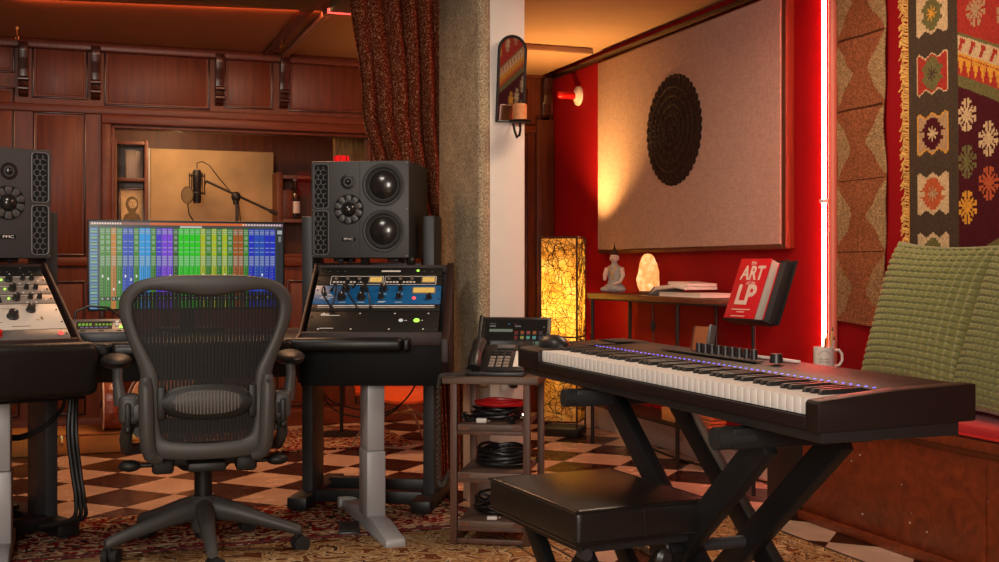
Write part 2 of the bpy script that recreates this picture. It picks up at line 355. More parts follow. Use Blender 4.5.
# ------------------------------------------------------------------ object helpers
def setp(o, label=None, cat=None, group=None, kind=None):
    if label: o['label'] = label
    if cat: o['category'] = cat
    if group: o['group'] = group
    if kind: o['kind'] = kind
    return o
def thing(name, label, cat, loc=(0, 0, 0), rz=0.0, group=None, rx=0.0):
    o = bpy.data.objects.new(name, None); COL.objects.link(o); o.empty_display_size = 0.1
    o.location = loc; o.rotation_euler = (rx, 0, rz)
    return setp(o, label, cat, group)
def mlist(m):
    return [MAT[x] for x in ([m] if isinstance(m, str) else m)]
class Mb:
    def __init__(self): self.bm = bmesh.new(); self.mi = 0; self.M = Matrix.Identity(4)
    def _fin(self, geom_faces, verts, M=None):
        mm = self.M @ M if M is not None else self.M
        for v in verts: v.co = mm @ v.co
        for f in geom_faces: f.material_index = self.mi
    def box(self, c, s, rz=0.0, bev=0.0, rot=None, seg=2):
        r = bmesh.ops.create_cube(self.bm, size=1.0); vs = r['verts']
        for v in vs: v.co = Vector((v.co.x * s[0], v.co.y * s[1], v.co.z * s[2]))
        fs = list({f for v in vs for f in v.link_faces})
        if bev > 0:
            es = list({e for v in vs for e in v.link_edges})
            q = bmesh.ops.bevel(self.bm, geom=es, offset=bev, segments=seg, affect='EDGES', profile=0.5)
            vs = list({v for f in q['faces'] for v in f.verts}); fs = list({f for v in vs for f in v.link_faces}); vs = list({v for f in fs for v in f.verts})
        M = Matrix.Translation(c) @ (rot.to_4x4() if rot is not None else Matrix.Rotation(rz, 4, 'Z'))
        self._fin(fs, vs, M); return self
    def bb(self, x0, x1, y0, y1, z0, z1, bev=0.0, seg=2):
        return self.box(((x0 + x1) / 2, (y0 + y1) / 2, (z0 + z1) / 2), (abs(x1 - x0), abs(y1 - y0), abs(z1 - z0)), bev=bev, seg=seg)
    def cyl(self, p0, p1, r, r2=None, seg=16):
        p0 = Vector(p0); p1 = Vector(p1); d = p1 - p0; L = d.length
        q = bmesh.ops.create_cone(self.bm, cap_ends=True, segments=seg, radius1=max(r, 1e-5), radius2=max(r if r2 is None else r2, 1e-5), depth=L)
        vs = q['verts']; fs = list({f for v in vs for f in v.link_faces})
        M = Matrix.Translation((p0 + p1) / 2) @ d.to_track_quat('Z', 'Y').to_matrix().to_4x4()
        self._fin(fs, vs, M); return self
    def bar(self, p0, p1, w, h, bev=0.0, up=(0, 0, 1)):
        p0 = Vector(p0); p1 = Vector(p1); d = (p1 - p0); L = d.length; y = d.normalized(); u = Vector(up)
        x = y.cross(u).normalized(); z = x.cross(y)
        rot = Matrix((x, y, z)).transposed()
        return self.box((p0 + p1) / 2, (w, L, h), bev=bev, rot=rot)
    def ring_strip(self, rings, closed=False, caps=True):
        bv = [[self.bm.verts.new(p) for p in rg] for rg in rings]; fs = []
        n = len(bv[0]); m = len(bv)
        for i in range(m if closed else m - 1):
            A, B = bv[i], bv[(i + 1) % m]
            for j in range(n):
                fs.append(self.bm.faces.new((A[j], A[(j + 1) % n], B[(j + 1) % n], B[j])))
        if caps and not closed:
            fs.append(self.bm.faces.new(list(reversed(bv[0])))); fs.append(self.bm.faces.new(bv[-1]))
        vs = [v for rg in bv for v in rg]
        bmesh.ops.recalc_face_normals(self.bm, faces=fs)
        self._fin(fs, vs); return self
    def tube(self, pts, r, seg=8, closed=False):
        pts = [Vector(p) for p in pts]; n = len(pts); rr = r if isinstance(r, (list, tuple)) else [r] * n
        rings = []; prev = None
        for i, p in enumerate(pts):
            if closed: t = pts[(i + 1) % n] - pts[i - 1]
            else: t = pts[min(i + 1, n - 1)] - pts[max(i - 1, 0)]
            t = t.normalized() if t.length > 1e-9 else Vector((0, 0, 1))
            if prev is None:
                a = Vector((0, 0, 1)) if abs(t.z) < 0.9 else Vector((1, 0, 0)); x = t.cross(a).normalized()
            else:
                x = prev - t * prev.dot(t)
                if x.length < 1e-6: x = t.orthogonal()
                x.normalize()
            prev = x; y = t.cross(x)
            rings.append([p + (x * math.cos(2 * PI * j / seg) + y * math.sin(2 * PI * j / seg)) * rr[i] for j in range(seg)])
        return self.ring_strip(rings, closed)
    def lathe(self, prof, c=(0, 0, 0), rot=None, seg=24, sx=1.0, sy=1.0):
        rings = []
        M = Matrix.Translation(c) @ (rot.to_4x4() if rot is not None else Matrix.Identity(4))
        for r, z in prof:
            rings.append([M @ Vector((max(r, 1e-4) * math.cos(2 * PI * j / seg) * sx, max(r, 1e-4) * math.sin(2 * PI * j / seg) * sy, z)) for j in range(seg)])
        return self.ring_strip(rings)
    def sph(self, c, r, s=(1, 1, 1), u=16, v=10, rot=None):
        q = bmesh.ops.create_uvsphere(self.bm, u_segments=u, v_segments=v, radius=r); vs = q['verts']
        fs = list({f for w in vs for f in w.link_faces})
        M = Matrix.Translation(c) @ (rot.to_4x4() if rot is not None else Matrix.Identity(4)) @ Matrix.Diagonal((s[0], s[1], s[2], 1))
        self._fin(fs, vs, M); return self
    def prism(self, pts, d0, d1, plane='xz', bev=0.0):
        def mk(p, d):
            return {'xz': Vector((p[0], d, p[1])), 'yz': Vector((d, p[0], p[1])), 'xy': Vector((p[0], p[1], d))}[plane]
        A = [self.bm.verts.new(mk(p, d0)) for p in pts]; B = [self.bm.verts.new(mk(p, d1)) for p in pts]; n = len(pts)
        fs = [self.bm.faces.new(A), self.bm.faces.new(list(reversed(B)))]
        for i in range(n): fs.append(self.bm.faces.new((A[i], B[i], B[(i + 1) % n], A[(i + 1) % n])))
        bmesh.ops.recalc_face_normals(self.bm, faces=fs)
        vs = A + B
        if bev > 0:
            es = list({e for f in fs for e in f.edges})
            q = bmesh.ops.bevel(self.bm, geom=es, offset=bev, segments=2, affect='EDGES', profile=0.5)
            fs = list({f for v in q['verts'] for f in v.link_faces}); vs = list({v for f in fs for v in f.verts})
        self._fin(fs, vs); return self
    def poly(self, pts):
        vs = [self.bm.verts.new(p) for p in pts]; f = self.bm.faces.new(vs); self._fin([f], vs); return self
    def build(self, name, m, parent=None, smooth=True, ang=35, kind=None):
        me = bpy.data.meshes.new(name); self.bm.to_mesh(me); self.bm.free()
        for x in mlist(m): me.materials.append(x)
        if smooth:
            me.polygons.foreach_set('use_smooth', [True] * len(me.polygons)); me.set_sharp_from_angle(angle=rad(ang))
        o = bpy.data.objects.new(name, me); COL.objects.link(o)
        if parent is not None: o.parent = parent
        if kind: o['kind'] = kind
        return o
def dup(o, parent=None):
    c = o.copy(); COL.objects.link(c)
    if parent is not None: c.parent = parent
    for ch in list(o.children): dup(ch, c)
    return c
def inst(o, parent, loc, rz=None):
    c = o.copy(); COL.objects.link(c); c.parent = parent; c.location = loc
    if rz is not None: c.rotation_euler = (0, 0, rz)
    return c
def text(name, body, size, m, parent, loc, rot=(PI / 2, 0, 0), sx=1.0, sy=1.0, ext=0.0005, align='CENTER', off=0.0):
    cu = bpy.data.curves.new(name, 'FONT'); cu.body = body; cu.size = size; cu.extrude = ext; cu.align_x = align; cu.align_y = 'CENTER'; cu.offset = off
    t = bpy.data.objects.new(name, cu); COL.objects.link(t)
    bpy.context.view_layer.update()
    me = bpy.data.meshes.new_from_object(t.evaluated_get(bpy.context.evaluated_depsgraph_get()))
    COL.objects.unlink(t); bpy.data.objects.remove(t); me.name = name
    me.materials.clear(); me.materials.append(MAT[m])
    o = bpy.data.objects.new(name, me); COL.objects.link(o); o.parent = parent; o.location = loc; o.rotation_euler = rot; o.scale = (sx, sy, 1)
    return o
def grid_mesh(name, pos, col, m, parent=None, thick=0.0):
    """pos: (ny+1,nx+1,3) vertex array, col: (ny,nx,3) colours per cell"""
    ny, nx = pos.shape[0] - 1, pos.shape[1] - 1
    V = pos.reshape(-1, 3); idx = np.arange((ny + 1) * (nx + 1)).reshape(ny + 1, nx + 1)
    Q = np.stack([idx[:-1, :-1], idx[:-1, 1:], idx[1:, 1:], idx[1:, :-1]], -1).reshape(-1, 4)
    me = bpy.data.meshes.new(name)
    me.vertices.add(len(V)); me.vertices.foreach_set('co', V.astype(np.float32).ravel())
    me.loops.add(Q.size); me.loops.foreach_set('vertex_index', Q.astype(np.int32).ravel())
    me.polygons.add(len(Q)); me.polygons.foreach_set('loop_start', np.arange(0, Q.size, 4, dtype=np.int32)); me.polygons.foreach_set('loop_total', np.full(len(Q), 4, dtype=np.int32))
    me.update(calc_edges=True)
    if col is not None:
        ca = me.color_attributes.new('Col', 'FLOAT_COLOR', 'CORNER')
        cc = np.ones((len(Q), 4, 4), np.float32); cc[:, :, :3] = col.reshape(-1, 1, 3)
        ca.data.foreach_set('color', cc.ravel())
    me.polygons.foreach_set('use_smooth', np.ones(len(Q), dtype=bool))
    me.materials.append(MAT[m])
    o = bpy.data.objects.new(name, me); COL.objects.link(o)
    if parent is not None: o.parent = parent
    if thick:
        md = o.modifiers.new('thickness', 'SOLIDIFY'); md.thickness = thick; md.offset = 0
    return o
def area(name, loc, target, size, power, col, size_y=None, spread=PI):
    l = bpy.data.lights.new(name, 'AREA'); l.energy = power; l.color = col; l.size = size; l.spread = spread
    if size_y: l.shape = 'RECTANGLE'; l.size_y = size_y
    o = bpy.data.objects.new(name, l); COL.objects.link(o); o.location = loc
    o.rotation_euler = (Vector(target) - Vector(loc)).to_track_quat('-Z', 'Y').to_euler(); return o
def point(name, loc, power, col, r=0.05):
    l = bpy.data.lights.new(name, 'POINT'); l.energy = power; l.color = col; l.shadow_soft_size = r
    o = bpy.data.objects.new(name, l); COL.objects.link(o); o.location = loc; return o
# ================================================================== THE SETTING
def struct(name, mb, m, parent=None):
    o = mb.build(name, m, parent, smooth=True, ang=30)
    if parent is None: o.rotation_euler = (0, 0, RA)
    o['kind'] = 'structure'; return o
A0, B0 = -1.35, -1.3
struct('floor', Mb().bb(A0 - .1, AW + .1, B0 - .1, 8.8, -0.06, 0), 'checker_tiles')
struct('ceiling', Mb().bb(A0 - .1, AW + .1, B0 - .1, BW, CEIL, CEIL + .1), 'ceiling_paint')
struct('wall_right', Mb().bb(AW, AW + .1, B0 - .1, BW + .12, 0, CEIL), 'red_paint')
struct('wall_left', Mb().bb(A0 - .1, A0, B0 - .1, BW, 0, CEIL), 'dull_plaster')
struct('wall_front', Mb().bb(A0, AW, B0 - .1, B0, 0, CEIL), 'warm_plaster')
struct('baseboard_right', Mb().bb(AW - .02, AW, 3.9, BW, 0, .16, .004), 'base_white')
struct('trim_1', Mb().bb(AW - .022, AW, B0, BW - .03, 2.228, 2.262, .006), 'mahogany_dark')
# panelled wall with the booth window opening
wa0, wa1, wz0, wz1 = 0.19, 1.76, 1.04, 1.82
wb = Mb()
wb.bb(A0, wa0, BW, BW + .12, 0, CEIL).bb(wa1, AW, BW, BW + .12, 0, CEIL).bb(wa0, wa1, BW, BW + .12, 0, wz0).bb(wa0, wa1, BW, BW + .12, wz1, CEIL)
wall_back = struct('wall_back', wb, 'mahogany')
def panel(u0, v0, u1, v1, name='panel'):
    p0, p1 = onB(u0, v0, BW), onB(u1, v1, BW); a0, a1 = ab(p0)[0], ab(p1)[0]
    if v0 > HZ + 2: z1 = wz0 - .14; z0 = .12
    else:
        um = (u0 + u1) / 2; z1, z0 = onB(um, v0, BW).z, onB(um, v1, BW).z
    panel_az(a0, a1, z0, z1, name)
def panel_az(a0, a1, z0, z1, name='panel', parent=None):
    m = Mb(); w = .012
    m.bb(a0 + .022, a1 - .022, BW - .005, BW + .01, z0 + .022, z1 - .022, .004)
    o = struct(name, m, 'mahogany', parent or wall_back)
    m = Mb()
    for x0, x1, y0, y1 in ((a0, a1, z0, z0 + w), (a0, a1, z1 - w, z1), (a0, a0 + w, z0, z1), (a1 - w, a1, z0, z1)):
        m.bb(x0, x1, BW - .010, BW + .01, y0, y1, .004)
    struct('moulding', m, 'mahogany_dark', o)
for q in ((-28, 38, 15, 72), (32, 43, 88, 99), (104, 47, 210, 108), (224, 55, 273, 109), (288, 60, 366, 113), (-30, 86, 15, 258), (33, 112, 86, 256)):
    panel(*q)
for q in ((-30, 270, 20, 400), (33, 270, 86, 400), (112, 270, 190, 400), (200, 270, 278, 400), (287, 270, 345, 400), (355, 270, 420, 400)):
    panel(*q)
panel_az(1.86, 2.25, 1.0, 2.15); panel_az(1.86, 2.25, .15, .9); panel_az(2.38, 2.82, 1.92, 2.16); panel_az(2.38, 2.82, .12, 1.86)
struct('rail', Mb().bb(A0, AW, BW - .022, BW, wz1 + .055, wz1 + .10, .006).bb(A0, wa0 - .05, BW - .022, BW, .985, 1.035, .006).bb(A0, AW, BW - .03, BW, 0, .1, .006), 'mahogany_rail', wall_back)
struct('cornice', Mb().bb(A0, AW - .04, BW - .05, BW, CEIL - .055, CEIL, .012), 'frame_wood', wall_back)
for u in (23.5, 95.5, 219, 283):
    a = ab(onB(u, 60, BW))[0]; m = Mb()
    pr = [(BW, CEIL - .03), (BW - .085, CEIL - .03), (BW - .085, CEIL - .075), (BW - .075, CEIL - .12), (BW - .055, CEIL - .18), (BW - .045, CEIL - .24), (BW - .055, CEIL - .28), (BW - .04, CEIL - .32), (BW, CEIL - .335)]
    m.prism(pr, a - .026, a + .026, 'yz', .004)
    for zz in (.235, .29): m.cyl((a - .027, BW - .058, CEIL - zz), (a + .027, BW - .058, CEIL - zz), .014, seg=12)
    struct('corbel', m, 'mahogany_dark', wall_back)
a548 = 2.94
m = Mb(); pr = [(BW, CEIL - .06), (BW - .09, CEIL - .06), (BW - .07, CEIL - .12), (BW - .08, CEIL - .17), (BW - .05, CEIL - .23), (BW - .05, CEIL - .29), (BW, CEIL - .33)]
m.prism(pr, a548 - .03, a548 + .03, 'yz', .004); struct('corbel', m, 'mahogany_dark', wall_back)
struct('corner_post', Mb().bb(2.87, AW - .005, BW - .045, BW, 0, CEIL - .33, .008), 'frame_wood', wall_back)
# window into the recording booth
win = Mb(); fw = .055
for x0, x1, y0, y1 in ((wa0 - fw, wa1 + fw, wz1, wz1 + fw), (wa0 - fw, wa1 + fw, wz0 - fw, wz0), (wa0 - fw, wa0, wz0, wz1), (wa1, wa1 + fw, wz0, wz1)):
    win.bb(x0, x1, BW - .035, BW, y0, y1, .008)
for x0, x1, y0, y1 in ((wa0, wa1, wz1 - .02, wz1), (wa0, wa1, wz0, wz0 + .02), (wa0, wa0 + .02, wz0, wz1), (wa1 - .02, wa1, wz0, wz1)):
    win.bb(x0, x1, BW + .005, BW + .115, y0, y1, .003)
window = struct('window_1', win, 'mahogany_rail')
struct('glass', Mb().bb(wa0 + .018, wa1 - .018, BW + .06, BW + .0602, wz0 + .018, wz1 - .018), 'window_glass', window)
# booth shell
struct('wall_booth_back', Mb().bb(-.2, 2.5, 8.35, 8.45, 0, 2.29), 'mahogany')
struct('wall_booth_left', Mb().bb(-.3, -.2, BW + .12, 8.45, 0, 2.29), 'mahogany')
struct('wall_booth_right', Mb().bb(2.5, 2.6, BW + .12, 8.45, 0, 2.29), 'mahogany')
struct('ceiling_booth', Mb().bb(-.3, 2.6, BW + .12, 8.45, 2.0, 2.1), 'mahogany_rail')
# ceiling details: boards, battens, dropped soffit
struct('trim_2', Mb().bb(A0, -.62, B0, BW - .05, CEIL - .05, CEIL), 'warm_plaster')
def ceil_pt(u, v, z): Y = FP * (z - HC) / (HZ - v); return Vector(((u - CX) / FP * Y, Y, z))
q = ab(ceil_pt(281, 46, CEIL - .02))[0]
struct('trim_3', Mb().bb(q - .055, q + .005, 3.0, BW - .05, CEIL - .018, CEIL, .003), 'frame_wood')
struct('trim_4', Mb().bb(q + .06, q + .095, 3.0, BW - .05, CEIL - .03, CEIL, .004), 'dull_plaster')
t = Mb().bb(2.0, 2.90, 6.33, BW - .05, CEIL - .04, CEIL - .005, .004).build('ceiling_board', 'ceiling_paint'); t.rotation_euler = (0, 0, RA); setp(t, 'flat square board fixed under the ceiling of the lamp-lit corner', 'ceiling panel')
# two sound clouds hung from the ceiling, red light leaking round their edges
def cloud(a0, a1, b0, b1, z, label, led):
    t = thing('ceiling_cloud', label, 'acoustic panel', R((a0 + a1) / 2, (b0 + b1) / 2, z), RA, 'sound clouds with red edge light')
    x, y = (a1 - a0) / 2, (b1 - b0) / 2
    Mb().bb(-x, x, -y, y, 0, .05, .006).build('absorber', 'cloud_fabric', t)
    for r in led: Mb().bb(*r).build('light_strip', 'led_strip', t)
    for sx in (-1, 1):
        for sy in (-1, 1): Mb().cyl((sx * (x - .1), sy * (y - .1), .05), (sx * (x - .1), sy * (y - .1), CEIL - z), .003, seg=6).build('hanger', 'steel_wire', t)
pc = ceil_pt(312, 11, 2.15); ca, cb = ab(pc)
cloud(ca - 1.5, ca, cb - 1.3, cb, 2.15, 'dark olive ceiling cloud with a red glowing edge above the speakers and screen', [(-.75, -.02, .654, .668, -.002, .018)])
pc2 = ceil_pt(313, 3, 2.2); da, db = ab(pc2)
cloud(da + .10, da + .75, db - .9, db + .12, 2.19, 'second ceiling cloud, glowing red, just left of the curtain top', [(-.33, .33, .514, .528, -.002, .02)])
for (u, v, lab) in ((17, 28, 'small brass ceiling hook near the left corbel'), (281.5, 45, 'small brass ceiling hook above the rightmost corbel')):
    p = ceil_pt(u, v - 6, CEIL - .02)
    h = Mb().tube([(0, 0, 0), (0, 0, -.03), (.008, 0, -.04), (.008, 0, -.05), (0, 0, -.056), (-.008, 0, -.05), (-.006, 0, -.042)], .0025, 6).cyl((0, 0, 0), (0, 0, .012), .009, seg=10).build('ceiling_hook', 'brass'); h.location = p + Vector((0, 0, .008 if u > 100 else -.038)); setp(h, lab, 'hook', 'ceiling hooks')

# ------------------------------------------------------------------ pillar, curtain, sconce
pa, pb = ab(Vector((-.0378, 4.6, 0)))
pillar = struct('pillar', Mb().bb(pa, pa + .148, pb, pb + .342, 0, CEIL, .004), 'white_paint')
c = Mb(); c.bb(pa - .05, pa + .002, pb - .004, pb + .535, .50, CEIL - .005, .016, 4)
c = c.build('carpet_panel', 'grey_carpet'); c.rotation_euler = (0, 0, RA); setp(c, 'tall grey-brown carpet sound panel fixed along the side of the white pillar', 'acoustic panel')
# curtain
nx, nz = 150, 60
cbv = pb + .75
aR = ab(onB(463, 300, cbv))[0]
pos = np.zeros((nz + 1, nx + 1, 3))
def lerp_tab(z, tab):
    for (z0, x0), (z1, x1) in zip(tab, tab[1:]):
        if z <= z1 or (z1, x1) == tab[-1]:
            f = min(1, max(0, (z - z0) / (z1 - z0))); f = f * f * (3 - 2 * f); return x0 + (x1 - x0) * f
for j in range(nz + 1):
    z = .025 + (CEIL - .02 - .025) * j / nz
    uL = lerp_tab(z, [(0.0, 437), (.6, 432), (1.0, 415), (1.35, 379), (1.7, 361), (2.3, 345)])
    aL = ab(onB(uL, 100, cbv))[0]
    for i in range(nx + 1):
        s = i / nx
        x = aL + (aR - aL) * (s + .012 * math.sin(s * 2 * PI * 7 + 1))
        amp = .022 + .012 * math.sin(3.1 * s * PI + z)
        y = cbv + amp * math.sin(s * 2 * PI * 7.0 + .5 * math.sin(1.7 * z)) + .010 * math.sin(s * 31 + 2.2 * z)
        w = R(x, y, z); pos[j, i] = w
cu = grid_mesh('curtain', pos, None, 'curtain_brocade', thick=.004); setp(cu, 'rust-red brocade curtain with pale flecks gathered beside the carpeted pillar', 'curtain')
# mirror sconce on the pillar
sp = onB(509, 80, pb)
ms = thing('mirror_sconce', 'arched black wall mirror with an iron candle cup on the white pillar', 'mirror', R(ab(sp)[0], pb, 0), RA)
zt, zb_, hw = 1.893, 1.557, .056
TILT = Matrix.Rotation(rad(6.3), 4, 'X')
def tl0(b): b.M = Matrix.Translation((0, 0, zb_)) @ TILT @ Matrix.Translation((0, 0, -zb_)); return b
arc = [(hw * math.cos(PI * i / 16), zt - hw + hw * math.sin(PI * i / 16)) for i in range(17)]
out = [(hw, zb_)] + arc + [(-hw, zb_)]
tl0(Mb()).prism([(x * .9, zb_ + .006 + (z - zb_) * .975) for x, z in out], -.010, -.001, 'xz').build('mirror_glass', 'mirror', ms, smooth=False)
tl0(Mb()).tube([(x, -.009, z) for x, z in out], .0065, 8, closed=True).build('frame', 'iron', ms)
Mb().tube([(.012, -.012, zb_), (.012, -.03, zb_ - .035), (.012, -.055, zb_ - .065), (.012, -.085, zb_ - .06), (.012, -.095, zb_ - .04), (.012, -.09, zb_ - .014)], .005, 8).build('bracket', 'iron', ms)
Mb().lathe([(.002, 0), (.040, .002), (.047, .010), (.044, .011), (.036, .006), (.002, .006)], (.012, -.09, zb_ - .014), seg=20).build('candle_cup', 'iron', ms)
cd = thing('pillar_candle', 'short orange-brown wax candle in the iron cup of the arched mirror', 'candle', ms.matrix_world @ Vector((0, 0, 0)))
bpy.context.view_layer.update()
cd.location = R(ab(sp)[0] + .012, pb - .09, zb_ - .0075)
Mb().lathe([(.001, 0), (.027, 0), (.028, .06), (.026, .068), (.020, .064), (.001, .062)], seg=20).build('wax', 'candle_wax', cd)
Mb().cyl((0, 0, .06), (.001, 0, .074), .0012, seg=6).build('wick', 'cable', cd)

# ------------------------------------------------------------------ inside the booth
def roombox(name, m, a0, a1, b0, b1, z0, z1, bev=0.004, parent=None):
    o = Mb().bb(a0, a1, b0, b1, z0, z1, bev).build(name, m, parent)
    if parent is None: o.rotation_euler = (0, 0, RA)
    return o
def abu(u, b): return ab(onB(u, 200, b))[0]
bp = 8.05
x0, x1 = abu(150, bp), abu(274, bp)
t = roombox('acoustic_absorber', 'cream_fabric', x0, x1, bp, bp + .07, 0.0, onB(210, 150, bp).z, .012); setp(t, 'large tan fabric sound panel behind the microphone in the booth', 'acoustic panel')
roombox('edge_trim', 'silver_paint', x0 - .012, x0, bp - .004, bp + .07, 0, onB(210, 150, bp).z, .002, t)
# bookcase with a picture, left of the panel
bq = 7.85
s0, s1 = abu(113, bq), abu(150, bq) - .01
bc = thing('bookcase', 'dark wooden bookcase holding a framed portrait inside the booth', 'bookcase', R((s0 + s1) / 2, bq, 0), RA)
hw = (s1 - s0) / 2
for sx in (-1, 1): Mb().bb(sx * hw - .012 * (1 + sx), sx * hw + .012 * (1 - sx), 0, .22, 0, 1.80, .002).build('side_panel', 'mahogany_rail', bc)
Mb().bb(-hw, hw, .20, .22, 0, 1.8).build('back_panel', 'mahogany_dark', bc)
zs = onB(130, 178, bq).z; zs2 = onB(130, 220, bq).z - .03
for z in (.4, .8, zs2, zs, 1.79): Mb().bb(-hw + .024, hw - .024, 0, .2, z - .02, z, .002).build('shelf', 'mahogany_rail', bc)
pf = thing('framed_portrait', 'small framed portrait sketch of a bearded man standing on a booth shelf', 'picture', R((s0 + s1) / 2 + .01, bq + .05, zs2 + .001), RA, rx=rad(-6))
pw, ph = .085, .245
fr = Mb()
for a_, b_, c_, d_ in ((-pw, pw, 0, .018), (-pw, pw, ph - .018, ph), (-pw, -pw + .018, 0, ph), (pw - .018, pw, 0, ph)): fr.bb(a_, b_, -.012, .008, c_, d_, .003)
fr.build('frame', 'mahogany_dark', pf)
Mb().bb(-pw + .01, pw - .01, -.003, .004, .01, ph - .01).build('paper', 'portrait_paper', pf)
hd = Mb(); hd.sph((0, -.003, .135), .04, (1, .06, 1.3)).sph((0, -.0035, .105), .03, (1, .06, 1.05)).prism([(-.06, .02), (.06, .02), (.045, .065), (.018, .08), (-.018, .08), (-.045, .065)], -.0055, -.003, 'xz')
hd.build('drawing', 'portrait_ink', pf)
fc = Mb(); fc.sph((.004, -.0055, .137), .026, (1, .05, 1.15)).build('face', 'portrait_paper', pf)
ln = Mb(); ln.bb(-.014, -.003, -.0085, -.006, .145, .149).bb(.010, .020, -.0085, -.006, .145, .149).bb(.003, .006, -.0085, -.006, .128, .143).bb(-.005, .013, -.0085, -.006, .117, .121)
ln.build('features', 'portrait_ink', pf, smooth=False)
lb = thing('slatted_box', 'small pale slatted box on the upper shelf of the booth bookcase', 'box', R((s0 + s1) / 2 + .025, bq + .08, zs + .001), RA)
m = Mb().bb(-.055, .055, 0, .1, 0, .19, .003); m.mi = 1
for i in range(6): m.bb(-.046 + i * .0165, -.038 + i * .0165, -.003, .001, .015, .175)
m.build('body', ['grey_unit', 'dull_plaster'], lb)
# cabinet with a bottle, right of the panel
g0, g1 = abu(277, bq), abu(334, bq)
kb = thing('booth_cabinet', 'open wooden cabinet with a white-labelled bottle at the right of the booth window', 'cabinet', R((g0 + g1) / 2, bq, 0), RA); hw = (g1 - g0) / 2
for sx in (-1, 1): Mb().bb(sx * hw - .02 * (1 + sx), sx * hw + .02 * (1 - sx), 0, .3, 0, 1.62, .002).build('side_panel', 'mahogany_rail', kb)
Mb().bb(-hw, hw, .28, .3, 0, 1.62).build('back_panel', 'mahogany', kb)
zb0 = onB(295, 219, bq).z
for z in (.5, zb0, 1.60): Mb().bb(-hw + .04, hw - .04, 0, .28, z - .025, z, .002).build('shelf', 'mahogany_rail', kb)
Mb().bb(-hw + .04, -hw + .11, .02, .26, zb0, 1.5, .002).build('divider', 'mahogany_rail', kb)
bt = thing('liquor_bottle', 'dark bottle with a white label standing in the booth cabinet', 'bottle', R(abu(295, bq + .05), bq + .06, zb0 + .001), RA)
Mb().lathe([(.001, 0), (.034, 0), (.036, .01), (.036, .17), (.028, .2), (.013, .22), (.012, .27), (.001, .27)], seg=20).build('glass_body', 'bottle_glass', bt)
Mb().lathe([(.0365, .04), (.0368, .042), (.0368, .118), (.0365, .12)], seg=20).build('label', 'paper', bt)
Mb().cyl((0, 0, .262), (0, 0, .29), .0145, seg=14).build('cap', 'paper', bt)
y0_, y1_ = abu(334, 7.6), abu(374, 7.6)
t = roombox('burl_plank', 'burl_wood', y0_, y1_, 7.6, 7.64, 0, 1.95); setp(t, 'golden plank with dark live-edge grain behind the right end of the booth window', 'plank')
# red lamp behind the speaker
p = P(341.5, 156, 6.75)
rl = thing('red_lamp', 'slim standing lamp whose red shade glows just above the speaker beside the curtain', 'lamp', (p.x, p.y, 0))
Mb().lathe([(.001, 0), (.13, 0), (.13, .015), (.02, .03), (.001, .03)], seg=24).build('base', 'black_metal', rl)
Mb().cyl((0, 0, .02), (0, 0, p.z - .1), .011, seg=12).build('pole', 'black_metal', rl)
m = Mb().lathe([(.050, p.z - .16), (.046, p.z - .004), (.040, p.z), (.001, p.z)], seg=8)
emit('red_shade', (0.85, 0.012, 0.012), 1.0)
m.build('lamp_shade', 'red_shade', rl, smooth=False)
m = Mb()
for k in range(8):
    an = 2 * PI * k / 8; m.bar((.051 * math.cos(an), .051 * math.sin(an), p.z - .16), (.047 * math.cos(an), .047 * math.sin(an), p.z - .003), .003, .003)
m.build('shade_rib', 'iron', rl)
# microphone on its boom, filter in front
my = 7.62
def M2(u, v, Y=my): return P(u, v, Y)
st = thing('microphone_stand', 'black boom microphone stand standing in the booth', 'stand', (M2(237, 200).x, my, 0))
o0 = st.location
Mb().cyl(Vector((0, 0, .05)), Vector((0, 0, M2(237, 205).z)), .011, seg=12).build('pole', 'dark_steel', st)
for k in range(3):
    an = 2 * PI * k / 3 + .4
    Mb().tube([(0, 0, .16), (.28 * math.cos(an), .28 * math.sin(an), .012)], .008, 8).build('leg', 'black_metal', st)
cl = M2(236, 197) - o0
Mb().sph(cl, .032, (1, .8, 1.1)).cyl(cl + Vector((0, 0, -.05)), cl, .02).build('clamp', 'black_metal', st)
b0_, b1_ = M2(277, 214) - o0, M2(206, 181) - o0
Mb().tube([b0_, b1_], .0085, 10).build('boom', 'black_metal', st)
Mb().tube([b0_, b0_ + (b1_ - b0_) * .10], .014, 10).build('counterweight', 'black_metal', st)
mc = M2(197, 192)
mi = thing('studio_microphone', 'black condenser microphone in a shock mount on the boom, booth behind', 'microphone', (mc.x, my, M2(197, 203).z - .0))
H_ = M2(197, 170).z - M2(197, 203).z
Mb().lathe([(.001, 0), (.024, 0), (.027, .012), (.027, H_ * .48), (.029, H_ * .5), (.029, H_ * .92), (.022, H_), (.001, H_)], seg=20).build('body', 'black_metal', mi)
m = Mb()
for z in (H_ * .30, H_ * .82): m.tube([(.05 * math.cos(2 * PI * i / 20), .05 * math.sin(2 * PI * i / 20), z) for i in range(20)], .004, 6, closed=True)
for an in (.5, 2.6, 3.7, 5.7): m.cyl((.05 * math.cos(an), .05 * math.sin(an), H_ * .25), (.05 * math.cos(an), .05 * math.sin(an), H_ * .9), .004, seg=6)
m.tube([(.05, 0, H_ * .55), (M2(206, 181).x - mc.x, 0, M2(206, 181).z - mi.location.z)], .006, 6)
m.build('shock_mount', 'black_metal', mi)
Mb().tube([M2(197, 169) - mi.location, M2(197, 163) - mi.location, M2(202, 161.5) - mi.location, M2(209, 165) - mi.location, M2(219, 178) - mi.location, M2(230, 191) - mi.location, M2(238, 198) - mi.location, M2(240, 215) - mi.location, Vector((.36, .02, -.9))], .0035, 6).build('cable', 'cable', mi)
pf_ = thing('pop_filter', 'round black pop filter hanging in front of the booth microphone', 'pop filter', M2(187.5, 195, my - .09))
